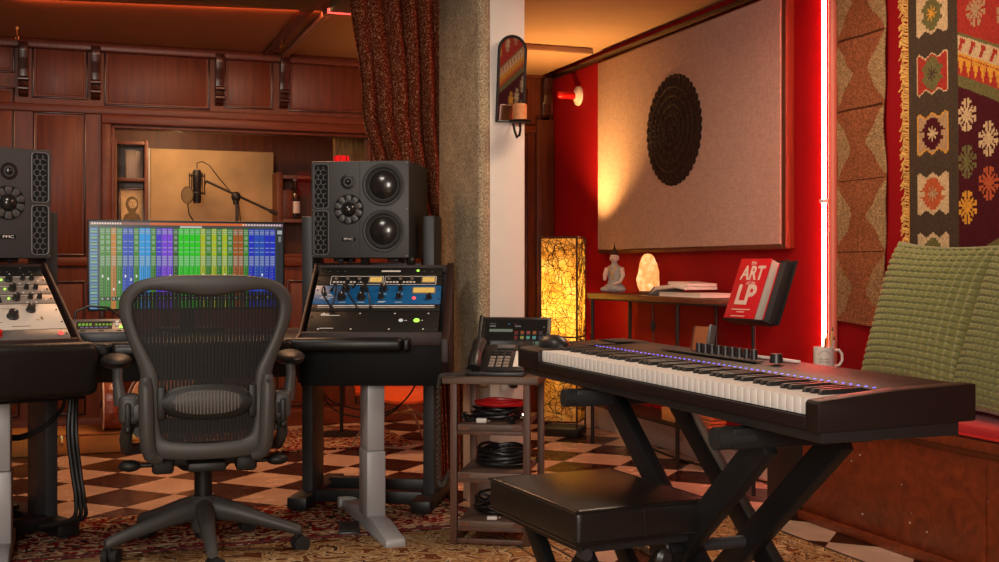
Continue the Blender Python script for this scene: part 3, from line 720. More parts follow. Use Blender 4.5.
m = Mb().lathe([(.001, -.003), (.052, -.003), (.052, .003), (.001, .003)], rot=Euler((PI / 2, 0, 0)).to_matrix(), seg=28, sx=.72); m.build('screen', 'cloud_fabric', pf_)
Mb().tube([(.038 * math.cos(2 * PI * i / 28), 0, .053 * math.sin(2 * PI * i / 28)) for i in range(28)], .004, 6, closed=True).build('hoop', 'black_metal', pf_)
l = pf_.location
Mb().tube([(0, 0, -.053), M2(189, 214, my - .09) - l, M2(194, 222, my - .05) - l, M2(205, 236, my) - l, Vector((st.location.x - l.x - .01, .085, M2(237, 262).z - l.z))], .004, 6).build('gooseneck', 'black_metal', pf_)
# ================================================================== DESK AND CONSOLE
# ---- mixing desk: two silver legs, leather arm rest, two angled rack bays
DC = 0.405                                          # desk centre along the room
DB = 4.06                                           # front edge
desk = thing('mixing_desk', 'black studio desk with leather arm rest, silver legs and two angled rack bays', 'desk', R(DC, DB, 0), RA)
def dl(p): q = ab(p); return Vector((q[0] - DC, q[1] - DB, p.z))      # world -> desk local
m = Mb().prism([(-.55, .06), (.55, .06), (.80, .35), (.80, .88), (-.80, .88), (-.80, .35)], .695, .722, 'xy', .003); m.build('tabletop', 'black_paint', desk)
ar = Mb().bb(-.40, -.30, -.03, .06, .680, .728, .016, 3).bb(-.298, .30, -.03, .06, .680, .728, .016, 3)
ar.build('arm_rest', 'leather', desk)
Mb().bb(-.62, .62, .50, .54, .55, .695, .003).build('cross_beam', 'black_metal', desk)
def desk_leg(x):
    lg = Mb(); lg.bb(x - .033, x + .033, .13, .25, .30, .60, .006).bb(x - .036, x + .036, .125, .255, .045, .30, .007)
    lg.bb(x - .033, x + .033, .13, .25, .59, .70, .004)
    o = lg.build('leg', 'silver_paint', desk)
    f = Mb(); f.prism([(-.155, .004), (-.155, .026), (-.145, .036), (.05, .062), (.34, .062), (.57, .040), (.58, .028), (.58, .004)], x - .036, x + .036, 'yz', .006)
    f.build('foot', 'silver_paint', o)
    c = Mb(); c.cyl((x - .046, .575, .03), (x + .046, .575, .03), .022, seg=16); c.build('foot_roller', 'silver_paint', o)
desk_leg(-.645); desk_leg(.635)
HS, DS = .245, .360
L_ = math.hypot(HS, DS); US = L_ / .3646
tilt = -math.atan2(DS, HS)
def bay(corner, t, flip):
    """corner: world point at the foot of the slope, at its left end seen from the chair; t: heading"""
    wl = .505
    M = Matrix.Translation(corner) @ Matrix.Rotation(t, 4, 'Z')
    D = Matrix.Rotation(-RA, 4, 'Z') @ Matrix.Translation(-desk.location) @ M
    def mk(): b = Mb(); b.M = D; return b
    prof = [(-.10, -.015), (-.02, .0), (DS + .010, HS + .012), (DS + .028, HS + .012), (DS + .042, HS - .004), (DS + .045, HS - .03), (DS + .045, -.18), (-.03, -.18), (-.10, -.10)]
    b = mk().prism(prof, -.014 if flip == 0 else -.03, -.004, 'yz', .003); body = b.build('rack_bay', 'rack_cheek', desk)
    b = mk().prism(prof, wl + .004, wl + (.03 if flip == 0 else .016), 'yz', .004); b.build('cheek', 'rack_cheek', body)
    b = mk().bb(-.004, wl + .004, -.03 if flip == 0 else -.085, .33, -.19, -.045, .003); b.build('apron', 'matt_black', body)
    for q in ((-.03, .0, -.045, .005, 'front_rail'), (DS + .006, DS + .038, HS - .03, HS + .004, 'top_rail'), (DS + .030, DS + .042, -.1, HS - .03, 'back_board')): mk().bb(-.004, wl + .004, *q[:4], .003).build(q[4], 'rack_cheek', body)
    return M
ML = None
cR = P(303, 333, 4.24)
MR = bay(cR, rad(0), 0)
cL = P(75, 339, 3.83); tL = rad(38)
cL = cL - Vector((math.cos(tL), math.sin(tL), 0)) * .505
MLf = bay(cL, tL, 1)
b = Mb(); D_ = Matrix.Rotation(-RA, 4, 'Z') @ Matrix.Translation(-desk.location) @ Matrix.Translation(cL) @ Matrix.Rotation(tL, 4, 'Z'); b.M = D_
b.bb(-.03, .535, -.155, -.085, -.175, -.002, .03, 4).build('bolster', 'leather', desk)
b = Mb(); b.M = Matrix.Rotation(-RA, 4, 'Z') @ Matrix.Translation(-desk.location) @ Matrix.Translation(cR)
b.bb(-.095, .372, -.125, -.032, -.058, -.012, .016, 3).bb(.374, .396, -.120, -.032, -.056, -.014, .007, 3).build('bay_arm_rest', 'leather', desk)
_knobs = {}
def knob(r=.011, h=.016, m='black_plastic'):
    key = (r, h, m)
    if key not in _knobs:
        rot = Euler((PI / 2, 0, 0)).to_matrix()
        k = Mb().lathe([(r * 1.15, 0), (r * 1.12, h * .25), (r, h * .3), (r * .86, h), (.0005, h)], rot=rot, seg=16); k.mi = 1
        k.bb(-r * .08, r * .08, -h - .0006, -h * .9, r * .2, r * .82)
        o = k.build('knob', [m, 'white_print']); COL.objects.unlink(o); _knobs[key] = o.data; bpy.data.objects.remove(o)
    o = bpy.data.objects.new('knob', _knobs[key]); COL.objects.link(o); return o
def addknob(par, x, z, r=.011, h=.016, m='black_plastic', name=None):
    o = knob(r, h, m); o.parent = par; o.location = (x, -.003, z); o.rotation_euler = (0, rnd.uniform(-1, 1), 0)
    if name: o.name = name
    return o
def unit(M, z0, z1, name, label, cat, m, group=None, plate=.0):
    z0 *= US; z1 *= US
    loc = M @ Vector((.252, z0 / L_ * DS, z0 / L_ * HS))
    o = bpy.data.objects.new(name, None); COL.objects.link(o); o.location = loc
    o.rotation_euler = (tilt, 0, M.to_euler().z); setp(o, label, cat, group)
    h = z1 - z0 - .0015
    b = Mb().bb(-.241, .241, -.003, 0, 0, h, .0008).bb(-.22, .22, 0, .06, .002, h - .002); b.build('front_panel', m, o)
    for sx in (-.233, .233):
        for zz in ((.25, .75) if h > .06 else (.5,)): Mb().cyl((sx, -.0045, h * zz), (sx, -.003, h * zz), .0035, seg=10).build('screw', 'chrome', o)
    return o, h
def marks(par, pts, m='white_print', name='printed_marks'):
    b = Mb()
    for x, z, w_, h_ in pts: b.bb(x - w_ / 2, x + w_ / 2, -.0036, -.003, z - h_ / 2, z + h_ / 2)
    b.build(name, m, par, smooth=False)
def vu(par, x0, x1, z0, z1):
    f = Mb().bb(x0 - .005, x1 + .005, -.006, -.002, z0 - .005, z1 + .005, .001).build('meter', 'grey_unit', par)
    Mb().bb(x0, x1, -.0066, -.006, z0, z1).build('meter_face', 'vu_glow', f)
    n = Mb(); n.bar(((x0 + x1) / 2, -.0068, z0 + .002), ((x0 + x1) / 2 + (x1 - x0) * .25, -.0068, z1 - .004), .0008, .0004); n.build('needle', 'cable', f)
def lamp(par, x, z, r, m):
    b = Mb().lathe([(r * 1.4, 0), (r * 1.4, .002), (r, .0025), (r, .004), (.0003, .006)], (x, -.003, z), Euler((PI / 2, 0, 0)).to_matrix(), 12); b.build('indicator_light', m, par)
# --- right bay, bottom to top
o, h = unit(MR, .004, .108, 'power_conditioner', 'plain black two-lamp rack unit at the foot of the rack bay with the blue unit', 'rack unit', 'black_unit')
lamp(o, .10, h * .55, .006, 'led_white'); lamp(o, .158, h * .55, .008, 'led_green')
marks(o, [(-.165, h * .80, .07, .003), (-.185, h * .86, .03, .005), (-.17, h * .16, .05, .003), (.118, h * .55, .01, .003), (.178, h * .55, .008, .003)] + [(x, h * .9, .006, .006) for x in (-.19, -.055, .075, .2)] + [(x, h * .12, .006, .006) for x in (-.2, -.08, .06, .185)])
o, h = unit(MR, .109, .146, 'patch_bay', 'narrow grey patch bay strip below the blue rack unit', 'patch bay', 'black_unit')
marks(o, [(0, h * .80, .44, .006), (0, h * .52, .44, .002)]); marks(o, [(-.21 + i * .0088, h * .25, .004, .004) for i in range(48)], 'chrome', 'jack_row'); marks(o, [(-.21 + i * .0088, h * .62, .003, .004) for i in range(48)], 'grey_strip', 'jack_row')
o, h = unit(MR, .148, .250, 'blue_equalizer', 'bright blue rack unit with black knobs and a glowing amber meter', 'rack unit', 'blue_unit')
for x, z, r in ((-.125, .76, .015), (-.055, .76, .015), (.02, .76, .015), (.085, .76, .0095), (-.135, .30, .016), (-.06, .30, .016), (.015, .32, .011), (.082, .32, .011), (.196, .30, .011)): addknob(o, x, h * z, r, .02)
vu(o, .135, .215, h * .58, h * .84); lamp(o, .14, h * .30, .005, 'led_red')
marks(o, [(-.20 + .01 * (i % 2), h * (.50 - .05 * i), .05 - .012 * (i % 3), .0022) for i in range(6)] + [(x, h * .53, .025, .002) for x in (-.13, -.06, .02, .085)] + [(x, h * .08, .025, .002) for x in (-.13, -.06, .015, .082)] + [(.02, h * .12, .03, .003)])
o, h = unit(MR, .252, .303, 'twin_preamp', 'slim black rack unit with two small amber meters, above the blue unit', 'rack unit', 'black_unit')
for k in (-.09, .115):
    vu(o, k + .052, k + .098, h * .28, h * .8)
    marks(o, [(k - .085 + .013 * i, h * .32, .009, .009) for i in range(4)] + [(k - .02 + .013 * i, h * .32, .009, .009) for i in range(4)])
    for i in range(3): addknob(o, k - .08 + .045 * i, h * .68, .006, .012, 'grey_unit')
lf = Mb()
for x0, x1 in ((-.19, .015), (.02, .22)):
    for (p, q, r_, s_) in ((x0, x1, h * .02, h * .06), (x0, x1, h * .94, h * .98), (x0, x0 + .002, h * .02, h * .98), (x1 - .002, x1, h * .02, h * .98)): lf.bb(p, q, -.004, -.003, r_, s_)
lf.build('printed_frame', 'white_print', o)
o, h = unit(MR, .305, .352, 'patching_unit', 'uppermost dark unit with a white name strip in the bay of the blue unit', 'rack unit', 'black_unit')
marks(o, [(.04, h * .55, .075, .010)]); marks(o, [(x, h * .5, .006, .006) for x in (-.2, -.17, -.14, .17, .2)], 'led_green' if False else 'grey_strip', 'switch_row')
lamp(o, .145, h * .6, .004, 'led_green')
for i, (x, lab) in enumerate(((-.07, 'black clamp knob on the top edge of the bay, nearer the honeycomb side'), (.11, 'black clamp knob on the top edge of the bay, nearer the brocade curtain'))):
    p = MR @ Vector((.252 + x, DS + .012, HS + .008))
    k = thing('clamp_knob', lab, 'knob', p, 0, 'clamp knobs on the rack top'); k.rotation_euler = (tilt, 0, 0)
    Mb().cyl((0, 0, -.004), (0, 0, .012), .012, seg=14).build('stem', 'black_plastic', k)
    Mb().lathe([(.001, 0), (.014, 0), (.018, .006), (.018, .02), (.012, .026), (.001, .027)], (0, 0, .011), seg=9).build('grip', 'black_plastic', k, smooth=False)
# patch cables
def slope(M, x, z, off=.0):
    z *= US
    return M @ Vector((x + .252, z / L_ * DS - off * .67, z / L_ * HS + off * .74))
for i, (x0, z0, x1, z1, lab) in enumerate(((-.20, .20, -.17, .128, 'leftmost thin black patch cable looped over the blue unit'), (-.175, .222, -.165, .124, 'black patch cable from the blue unit label area to the patch bay'), (-.125, .235, -.07, .124, 'black patch cable hanging from the first big knob of the blue unit'), (-.095, .24, -.02, .126, 'longest black patch cable across two knobs of the blue unit'))):
    pts = []
    for k in range(13):
        s = k / 12; pts.append(slope(MR, x0 + (x1 - x0) * s + .018 * math.sin(s * PI) * (1 if i % 2 else -1), z0 + (z1 - z0) * s + .03 * math.sin(min(1, s * 2.2) * PI) * (s < .45), .012 + .035 * math.sin(s * PI)))
    m = Mb().tube(pts, .0032, 8); d = (pts[-1] - pts[-2]).normalized(); m.tube([pts[-1], pts[-1] + d * .012], .006, 8); m.tube([pts[0], pts[0] + (pts[0] - pts[1]).normalized() * .012], .006, 8)
    o = m.build('patch_cable', 'cable'); setp(o, lab, 'cable', 'patch cables on the blue unit')
# --- left bay
ML = MLf
o, h = unit(ML, .002, .046, 'preamp_strip', 'low dark grey rack strip with a red lamp and red knob under the cream unit', 'rack unit', 'grey_strip')
lamp(o, .215, h * .55, .006, 'led_red'); addknob(o, .02, h * .5, .010, .02, 'red_knob'); addknob(o, -.01, h * .45, .009, .014); marks(o, [(-.05, h * .5, .05, .012)])
o, h = unit(ML, .048, .166, 'cream_compressor', 'cream-white rack unit with an amber meter and two black knobs', 'rack unit', 'cream_unit')
addknob(o, .085, h * .50, .017, .024); addknob(o, .150, h * .74, .014, .022); vu(o, -.02, .035, h * .44, h * .76); addknob(o, -.12, h * .5, .017, .024); addknob(o, -.18, h * .7, .014, .022)
marks(o, [(.085, h * .82, .05, .002), (.15, h * .95, .05, .002), (.175, h * .42, .006, .016), (.16, h * .36, .01, .003)], 'brass', 'toggle')
marks(o, [(.0, h * .28, .09, .003), (.1, h * .12, .06, .002)], 'black_unit')
for j, (z0, z1, lab) in enumerate(((.168, .212, 'lowest grey-beige channel strip, directly above the cream unit'), (.214, .258, 'middle grey-beige channel strip of three above the cream unit'), (.260, .304, 'topmost grey-beige channel strip of three above the cream unit'))):
    o, h = unit(ML, z0, z1, 'channel_strip', lab, 'rack unit', 'grey_unit', 'three channel strips')
    addknob(o, .118 , h * .5, .012, .022); addknob(o, .165, h * .62, .008, .018); addknob(o, .195, h * .62, .008, .018); addknob(o, -.13, h * .5, .012, .022)
    Mb().bb(-.06, .07, -.0045, -.003, h * .12, h * .82).build('meter_window', 'black_unit', o); marks(o, [(-.05 + i * .022, h * .5, .003, h * .6) for i in range(6)], 'grey_strip', 'meter_bars')
    marks(o, [(.15, h * .15, .006, .006), (.18, h * .15, .006, .006), (.215, h * .4, .006, .006), (.1, h * .9, .2, .0015)])
    lamp(o, .095, h * .55, .003, 'led_green')
o, h = unit(ML, .306, .352, 'monitor_controller', 'topmost black rack unit with a tall black knob beside the three channel strips', 'rack unit', 'black_unit')
addknob(o, .06, h * .6, .016, .04); addknob(o, .17, h * .5, .006, .012); marks(o, [(x, h * .4, .008, .005) for x in (.1, .125, .2)], 'grey_strip', 'switch_row')
# ---- small control box on the desk
cbx = thing('control_box', 'small grey desktop control box with a green readout, between racks and chair', 'controller', P(101, 337, 4.02), rad(16))
cbx.location.z = .7225
w_, d_ = .108, .115
Mb().prism([(0, 0), (0, .028), (d_, .072), (d_, 0)], -w_, w_, 'yz', .003).build('housing', 'dark_steel', cbx)
M_ = Matrix.Translation((0, 0, .0285)) @ Matrix.Rotation(math.atan2(.044, d_), 4, 'X')
def top(b): b.M = M_; return b
top(Mb()).bb(-w_ + .004, w_ - .004, .004, .118, .0, .0025, .001).build('top_plate', 'grey_unit', cbx)
top(Mb()).bb(-.085, .035, .030, .095, .0024, .0034).build('display', 'black_unit', cbx)
m = top(Mb())
for i in range(9): m.bb(-.078 + .012 * i, -.070 + .012 * i, .058, .078, .0034, .0040) if i < 4 else m.bb(-.070 + .012 * i, -.063 + .012 * i, .060, .074, .0034, .0040)
m.build('green_digits', 'lcd_green', cbx); m = top(Mb())
for i in range(6): m.bb(-.07 + .016 * i, -.06 + .016 * i, .038, .046, .0034, .0040)
m.build('violet_digits', 'lcd_violet', cbx)
for x, y, mm in ((.050, .085, 'white_print'), (.075, .085, 'white_print'), (.05, .062, 'white_print'), (.085, .058, 'white_print'), (.066, .043, 'led_green')): top(Mb()).cyl((x, y, .002), (x, y, .007), .007, seg=12).build('button', mm, cbx)
for x in (-.06, 0, .06): top(Mb()).bb(x - .008, x + .008, .012, .018, .0024, .004).build('switch', 'black_unit', cbx)
Mb().cyl((-.07, .001, .013), (-.07, -.008, .013), .006, seg=12).build('jack_socket', 'chrome', cbx)
Mb().tube([(.085, .075, .06), (.06, .10, .08), (.02, .13, .112), (-.05, .15, .118), (-.09, .13, .10), (-.1, .12, .04), (-.11, .16, .004), (-.1, .25, .004)], .004, 8).build('cable', 'cable', cbx)
Mb().sph((.083, .078, .061), .017, (1.3, .8, .6), rot=Euler((.3, 0, -.5)).to_matrix()).build('plug', 'paper', cbx)
# ---- monitor
mon = thing('computer_monitor', 'wide black computer monitor showing coloured mixer channel strips', 'monitor', R(.428, 4.86, .722), RA)
mw, z0, z1 = .388, .804 - .722, 1.168 - .722
Mb().bb(-mw, mw, 0, .022, z0, z1, .004).bb(-.2, .2, .022, .05, z0 + .08, z1 - .08, .01).build('housing', 'black_plastic', mon)
Mb().bb(-.03, .03, .05, .075, .0, z0 + .2, .003).build('neck', 'black_metal', mon)
Mb().bb(-.14, .14, -.04, .14, 0, .012, .004).build('foot', 'black_metal', mon)
NX, NY = 396, 172
col = np.zeros((NY, NX, 3)); rs = np.random.RandomState(3)
pal = {'g': srgb(50, 130, 30), 'G': srgb(20, 200, 10), 'o': srgb(190, 120, 30), 'b': srgb(25, 75, 185), 'c': srgb(10, 150, 220), 'v': srgb(55, 40, 195), 'p': srgb(120, 60, 215), 'y': srgb(170, 185, 15), 'r': srgb(160, 85, 20), 'n': srgb(15, 45, 190), 'l': srgb(110, 180, 100), 'd': srgb(35, 90, 25)}
seq = 'ggogbbgccgvppdGGGGygygygrrgnbbnn'
x_0, x_1 = 20, 380; n = len(seq)
col[:] = srgb(45, 60, 70)
col[:, :16] = srgb(60, 100, 140)
for y in range(NY):                                  # y = 0 bottom
    col[y, 2:15] = np.array(srgb(*[(90, 140, 190), (60, 90, 120), (120, 170, 150), (70, 120, 90)][(y // 3) % 4])) * rs.uniform(.7, 1.2)
for i, k in enumerate(seq):
    a = int(x_0 + (x_1 - x_0) * i / n); e = int(x_0 + (x_1 - x_0) * (i + 1) / n) - 1; base = np.array(pal[k])
    light = base * .55 + np.array(srgb(200, 215, 200)) * .35
    col[:160, a:e] = base
    for (q0, q1, f) in ((148, 158, .35), (84, 106, .5)):
        for y in range(q0, q1): col[y, a + 1:e - 1] = light if (y % 5) else base * .6
    for yy in (132, 120, 112): col[yy:yy + 2, a + 1:e - 1] = light
    if k in 'gdl':
        for yy in (138, 128, 116): col[yy:yy + 7, a + 2:e - 2] = light
    for y in range(26, 84):
        if y % 6 < 3: col[y, a + 2:e - 2:3] = light * .9
        col[y, a + 4] = base * .25; col[y, e - 3] = base * .25
    fy = rs.randint(36, 66); col[fy:fy + 5, a + 4:a + 7] = srgb(225, 230, 225)
    col[16:24, a + 1:e] = srgb(25, 35, 25); col[18:22, a + 3:e - 3] = srgb(150, 170, 150)
    col[4:16, a:e] = base * .9
col[161:165, :] = srgb(60, 70, 65); col[161:165, 180:225] = srgb(190, 190, 185)
for x in range(NX):
    t_ = x / NX; col[166:171, x] = np.array(srgb(150, 95, 70)) * (1 - t_) + np.array(srgb(140, 100, 120)) * t_ if not .3 < t_ < .8 else srgb(215, 100, 40)
for x in list(range(4, 60, 5)) + list(range(310, 390, 6)): col[167:170, x:x + 3] = srgb(235, 225, 215)
col[:164, 382:] = srgb(40, 44, 46); col[150:158, 384:394] = srgb(170, 175, 175); col[134:146, 386:392] = srgb(120, 125, 125)
xs = np.linspace(-mw + .008, mw - .008, NX + 1); zs_ = np.linspace(z0 + .010, z1 - .008, NY + 1)
pos = np.zeros((NY + 1, NX + 1, 3)); pos[:, :, 0] = xs[None]; pos[:, :, 1] = -.0006; pos[:, :, 2] = zs_[:, None]
grid_mesh('screen', pos, col, 'screen', mon)
# ---- loudspeakers on floor stands
HEXB = None
def hexgrille(x0, x1, z0, z1, par):
    b = Mb(); r = .0125; dx = r * math.sqrt(3); dz = r * 1.5; row = 0; z = z0 + .004
    while z < z1 + r:
        x = x0 + (dx / 2 if row % 2 else 0)
        while x < x1 + dx / 2:
            for k in range(3):
                a0 = PI / 6 + k * PI / 3; a1 = a0 + PI / 3
                p = Vector((x + r * math.cos(a0), .004, z + r * math.sin(a0))); q = Vector((x + r * math.cos(a1), .004, z + r * math.sin(a1)))
                ok = all(x0 - .001 < s.x < x1 + .001 and z0 - .001 < s.z < z1 + .001 for s in (p, q))
                if ok: b.bar(p, q, .0016, .006, up=(0, 1, 0))
            x += dx
        z += dz; row += 1
    b.build('grille', 'grey_strip', par, smooth=False)
def rr(x0, x1, z0, z1, r, n=5):
    pts = []
    for (cx, cz, a) in ((x1 - r, z0 + r, -PI / 2), (x1 - r, z1 - r, 0), (x0 + r, z1 - r, PI / 2), (x0 + r, z0 + r, PI)):
        for i in range(n + 1): pts.append((cx + r * math.cos(a + PI / 2 * i / n), cz + r * math.sin(a + PI / 2 * i / n)))
    return pts
def speaker(loc, t, s, label):
    o = thing('studio_speaker', label, 'loudspeaker', loc, t, 'pair of large studio speakers')
    W, Hh, Dp = .1985, .384, .36
    Mb().bb(-W, W, .012, Dp, 0, Hh, .004).build('cabinet', 'speaker_case', o)
    Mb().bb(-W, W, 0, .013, 0, Hh, .004).build('baffle', 'speaker_baffle', o)
    Fm = Euler((PI / 2, 0, 0)).to_matrix()
    for z0_, z1_ in ((.198, .372), (.014, .186)):
        xa, xb = sorted((s * -.186, s * -.128))
        v = Mb().prism(rr(xa, xb, z0_, z1_, .012), -.0012, .002, 'xz').build('vent', 'void', o)
        Mb().tube([(p[0], -.002, p[1]) for p in rr(xa - .001, xb + .001, z0_ - .001, z1_ + .001, .013)], .0028, 6, closed=True).build('vent_rim', 'vent_mesh', v)
        b = Mb(); b.M = Matrix.Translation((0, -.0075, 0)); r = .0125; dx = r * math.sqrt(3); dz = r * 1.5; row = 0; z = z0_ + .010
        while z < z1_:
            x = xa + .006 + (dx / 2 if row % 2 else 0)
            while x < xb:
                for k in range(3):
                    a0 = PI / 6 + k * PI / 3; a1 = a0 + PI / 3
                    p = Vector((x + r * math.cos(a0), .004, z + r * math.sin(a0))); q = Vector((x + r * math.cos(a1), .004, z + r * math.sin(a1)))
                    if all(xa + .003 < w.x < xb - .003 and z0_ + .003 < w.z < z1_ - .003 for w in (p, q)): b.bar(p, q, .0022, .004, up=(0, 1, 0))
                x += dx
            z += dz; row += 1
        b.build('honeycomb', 'vent_mesh', v, smooth=False)
    Mb().lathe([(.030, -.001), (.030, .002), (.021, .003), (.019, -.001), (.010, .0), (.0125, .001), (.011, .006), (.006, .0095), (.0003, .0105)], (s * -.048, 0, .302), Fm, 24).build('tweeter', 'cone', o)
    Mb().lathe([(.031, -.001), (.031, .0012), (.026, .0018), (.022, .0012), (.022, -.001)], (s * -.048, 0, .302), Fm, 28).build('tweeter_ring', 'speaker_baffle', o)
    mid = Mb().lathe([(.029, 0), (.029, .004), (.027, .010), (.019, .018), (.010, .0225), (.0003, .0235)], (s * -.045, 0, .192), Fm, 24).build('midrange_dome', 'cone', o)
    pb_ = Mb().prism([(-.006, .030), (.006, .030), (.0125, .046), (.010, .055), (0, .0575), (-.010, .055), (-.0125, .046)], -.0065, -.0005, 'xz', .002); pet = pb_.build('petal', 'petal', mid)
    for k in range(10):
        q = pet if k == 0 else dup(pet, mid)
        q.location = (s * -.045, 0, .192); q.rotation_euler = (0, 2 * PI * k / 10, 0)
    Mb().lathe([(.060, -.001), (.060, .0006), (.055, .0006), (.028, -.0005)], (s * -.045, 0, .192), Fm, 30).build('horn', 'void', mid)
    for zc in (.289, .107):
        wf = Mb().lathe([(.086, -.001), (.086, .0015), (.081, .0035), (.078, .0015), (.074, .0015)], (s * .096, 0, zc), Fm, 40).build('woofer', 'speaker_baffle', o)
        Mb().lathe([(.074, -.001), (.073, .005), (.068, .008), (.063, .006), (.060, .001), (.059, -.001)], (s * .096, 0, zc), Fm, 40).build('surround', 'rubber', wf)
        Mb().lathe([(.0595, .0005), (.050, .006), (.034, .012), (.018, .0155), (.0003, .0168)], (s * .096, 0, zc), Fm, 40).build('cone', 'cone', wf)
    bd = Mb().prism(rr(s * -.045 - .028, s * -.045 + .028, .066, .082, .007), -.002, 0, 'xz').build('badge', 'void', o)
    text('badge_lettering', 'PMC', .0135, 'white_print', bd, (s * -.045, -.0024, .074), sx=1.5)
    for x in (-.19, .19):
        for z in (.008, .192, .376): Mb().cyl((x, -.001, z), (x, .001, z), .0028, seg=8).build('screw', 'chrome', o)
    Mb().bb(-.0005 + s * -.0, .0005, -.0006, 0, .004, .380).build('seam', 'void', o)
    return o
def stand(c, t, zt, label):
    o = thing('speaker_stand', label, 'stand', c, t, 'floor stands of the studio speakers')
    Mb().bb(-.225, .225, -.08, .15, zt - .025, zt, .003).build('platform', 'black_metal', o)
    for s in (-1, 1):
        p = Mb().bb(s * .253 - .023, s * .253 + .023, -.07, .09, .06, zt + .19, .004).build('upright', 'dark_steel', o)
        f = Mb().bb(s * .25 - .04, s * .25 + .04, -.22, .34, .018, .065, .006).build('foot', 'black_metal', o)
        for y in (-.19, .31): Mb().cyl((s * .25, y, 0), (s * .25, y, .02), .012, seg=10).build('leveller', 'rubber', f)
    for q in ((.16, .21, .02, .08), (-.09, -.05, .025, .075)): Mb().bb(-.23, .23, *q, .003).build('crossbar', 'black_metal', o)
    pads = []
    for x, y in ((-.12, -.045), (.11, -.045), (-.12, .1), (.11, .1)):
        k = Mb().cyl((x, y, zt), (x, y, zt + .006), .007, seg=10).bb(x - .02, x + .02, y - .03, y + .03, zt + .005, zt + .019, .003).build('isolation_pad', 'dark_steel', o)
    return o
tR = rad(-8); fR = P(359.8, 257.5, 4.60); zR = fR.z
nR = Vector((-math.sin(tR), math.cos(tR), 0))
stand(Vector((fR.x, fR.y, 0)) + nR * .19, tR, zR - .021, 'dark floor stand under the fully visible speaker with two woofers')
speaker(Vector((fR.x, fR.y, zR - .0015)), tR, 1, 'black studio speaker with two woofers, whole in view beside the curtain')
tl = rad(45); ex = Vector((math.cos(tl), math.sin(tl), 0)); nL = Vector((-math.sin(tl), math.cos(tl), 0))
rE = P(51.5, 258, 4.13); fL = rE - ex * .1985
stand(Vector((fL.x, fL.y, 0)) + nL * .19, tl, fL.z - .021, 'dark floor stand under the speaker cut by the picture edge')
speaker(Vector((fL.x, fL.y, fL.z - .0015)), tl, -1, 'black studio speaker cut by the picture edge, above the cream rack unit')
# ---- cable bundles
def cab(name, pts, r, label, group=None, m='cable', n=1, spread=.01, cat='cable'):
    b = Mb()
    def cr(P_, s):
        k = min(int(s), len(P_) - 2); f = s - k; p0 = P_[max(k - 1, 0)]; p1 = P_[k]; p2 = P_[k + 1]; p3 = P_[min(k + 2, len(P_) - 1)]
        return 0.5 * ((2 * p1) + (p2 - p0) * f + (2 * p0 - 5 * p1 + 4 * p2 - p3) * f * f + (3 * p1 - p0 - 3 * p2 + p3) * f ** 3)
    pts = [Vector(p) for p in pts]
    q = [cr(pts, s * (len(pts) - 1) / 40) for s in range(41)]
    b.tube(q, r, 8); o = b.build(name, m); setp(o, label, cat, group); return o
Yb = 4.05
for i, lab in enumerate(('black cable dropping from the desk, nearest the picture edge', 'black cable in the middle of the drop under the desk', 'black cable dropping from the desk, nearest the office chair')):
    d = i * .022
    cab('hanging_cable', [P(70 + i * 2.5, 380, Yb) + Vector((0, .02, 0)), P(68 + i * 4, 430, Yb - d), P(72 + i * 4, 470, Yb - d), P(76 + i * 4, 500, Yb - d), P(72 + i * 5, 519, Yb - d * .5), P(40, 527, Yb + .03 * i)], .0075, lab, 'cables under the desk')
for i, lab in enumerate(('upper black cable sagging behind the silver leg at the picture edge', 'lower black cable sagging behind the silver leg at the picture edge')):
    cab('sagging_cable', [P(-6, 433 + 4 * i, 4.2), P(20, 436 + 3 * i, 4.22), P(45, 424 + 3 * i, 4.24), P(62, 408 + 2 * i, 4.28), P(66, 390, 4.3)], .006, lab, 'cables sagging under the desk')
# thin loops of cable under the right bay
for i, lab in enumerate(('thin cable loop under the desk behind the silver leg, uppermost', 'thin cable loop under the desk behind the silver leg, lowest')):
    cab('thin_cable', [P(318, 384, 4.9), P(330, 400 + 6 * i, 4.95), P(352, 408 + 8 * i, 5.0), P(385, 412 + 4 * i, 5.05), P(405, 400, 5.0), P(416, 384, 4.9)], .0035, lab, 'thin cables under the desk')
# pedal
q = F(349, 534)
pd = thing('foot_pedal', 'small black foot pedal on the rug beside the silver desk foot', 'pedal', q, rad(8))
Mb().bb(-.038, .038, -.05, .05, 0, .018, .003).build('base', 'black_plastic', pd)
Mb().prism([(-.05, .018), (-.05, .026), (.05, .038), (.05, .02)], -.036, .036, 'yz', .003).build('treadle', 'rubber', pd)
Mb().tube([(0, .05, .015), (.02, .1, .006), (.03, .16, .006), (.0, .25, .006), (-.05, .33, .006)], .004, 6).build('cable', 'cable', pd)

# ================================================================== OFFICE CHAIR
ch = thing('office_chair', 'grey mesh-backed office chair with arm pads on a five-star wheeled base', 'office chair', Vector((-1.02, 4.0, 0)), rad(17))
def crv(tab, s):
    """smooth closed outline through tab"""
    n = len(tab); k = int(s * n) % n; f = s * n - int(s * n)
    p0, p1, p2, p3 = (Vector(tab[(k + j - 1) % n]) for j in range(4))
    return 0.5 * ((2 * p1) + (p2 - p0) * f + (2 * p0 - 5 * p1 + 4 * p2 - p3) * f * f + (3 * p1 - p0 - 3 * p2 + p3) * f ** 3)
YB = -.28
def ybk(z):                                         # lean of the back
    return YB - .10 * max(0, (z - .55)) ** 1.3 * 1.2 + .05 * max(0, .52 - z) * 1.0
right = [(0.0, .955), (.14, .951), (.225, .930), (.266, .885), (.268, .825), (.247, .755), (.220, .685), (.205, .625), (.201, .52), (.198, .425), (.182, .378), (.11, .364), (0.0, .361)]
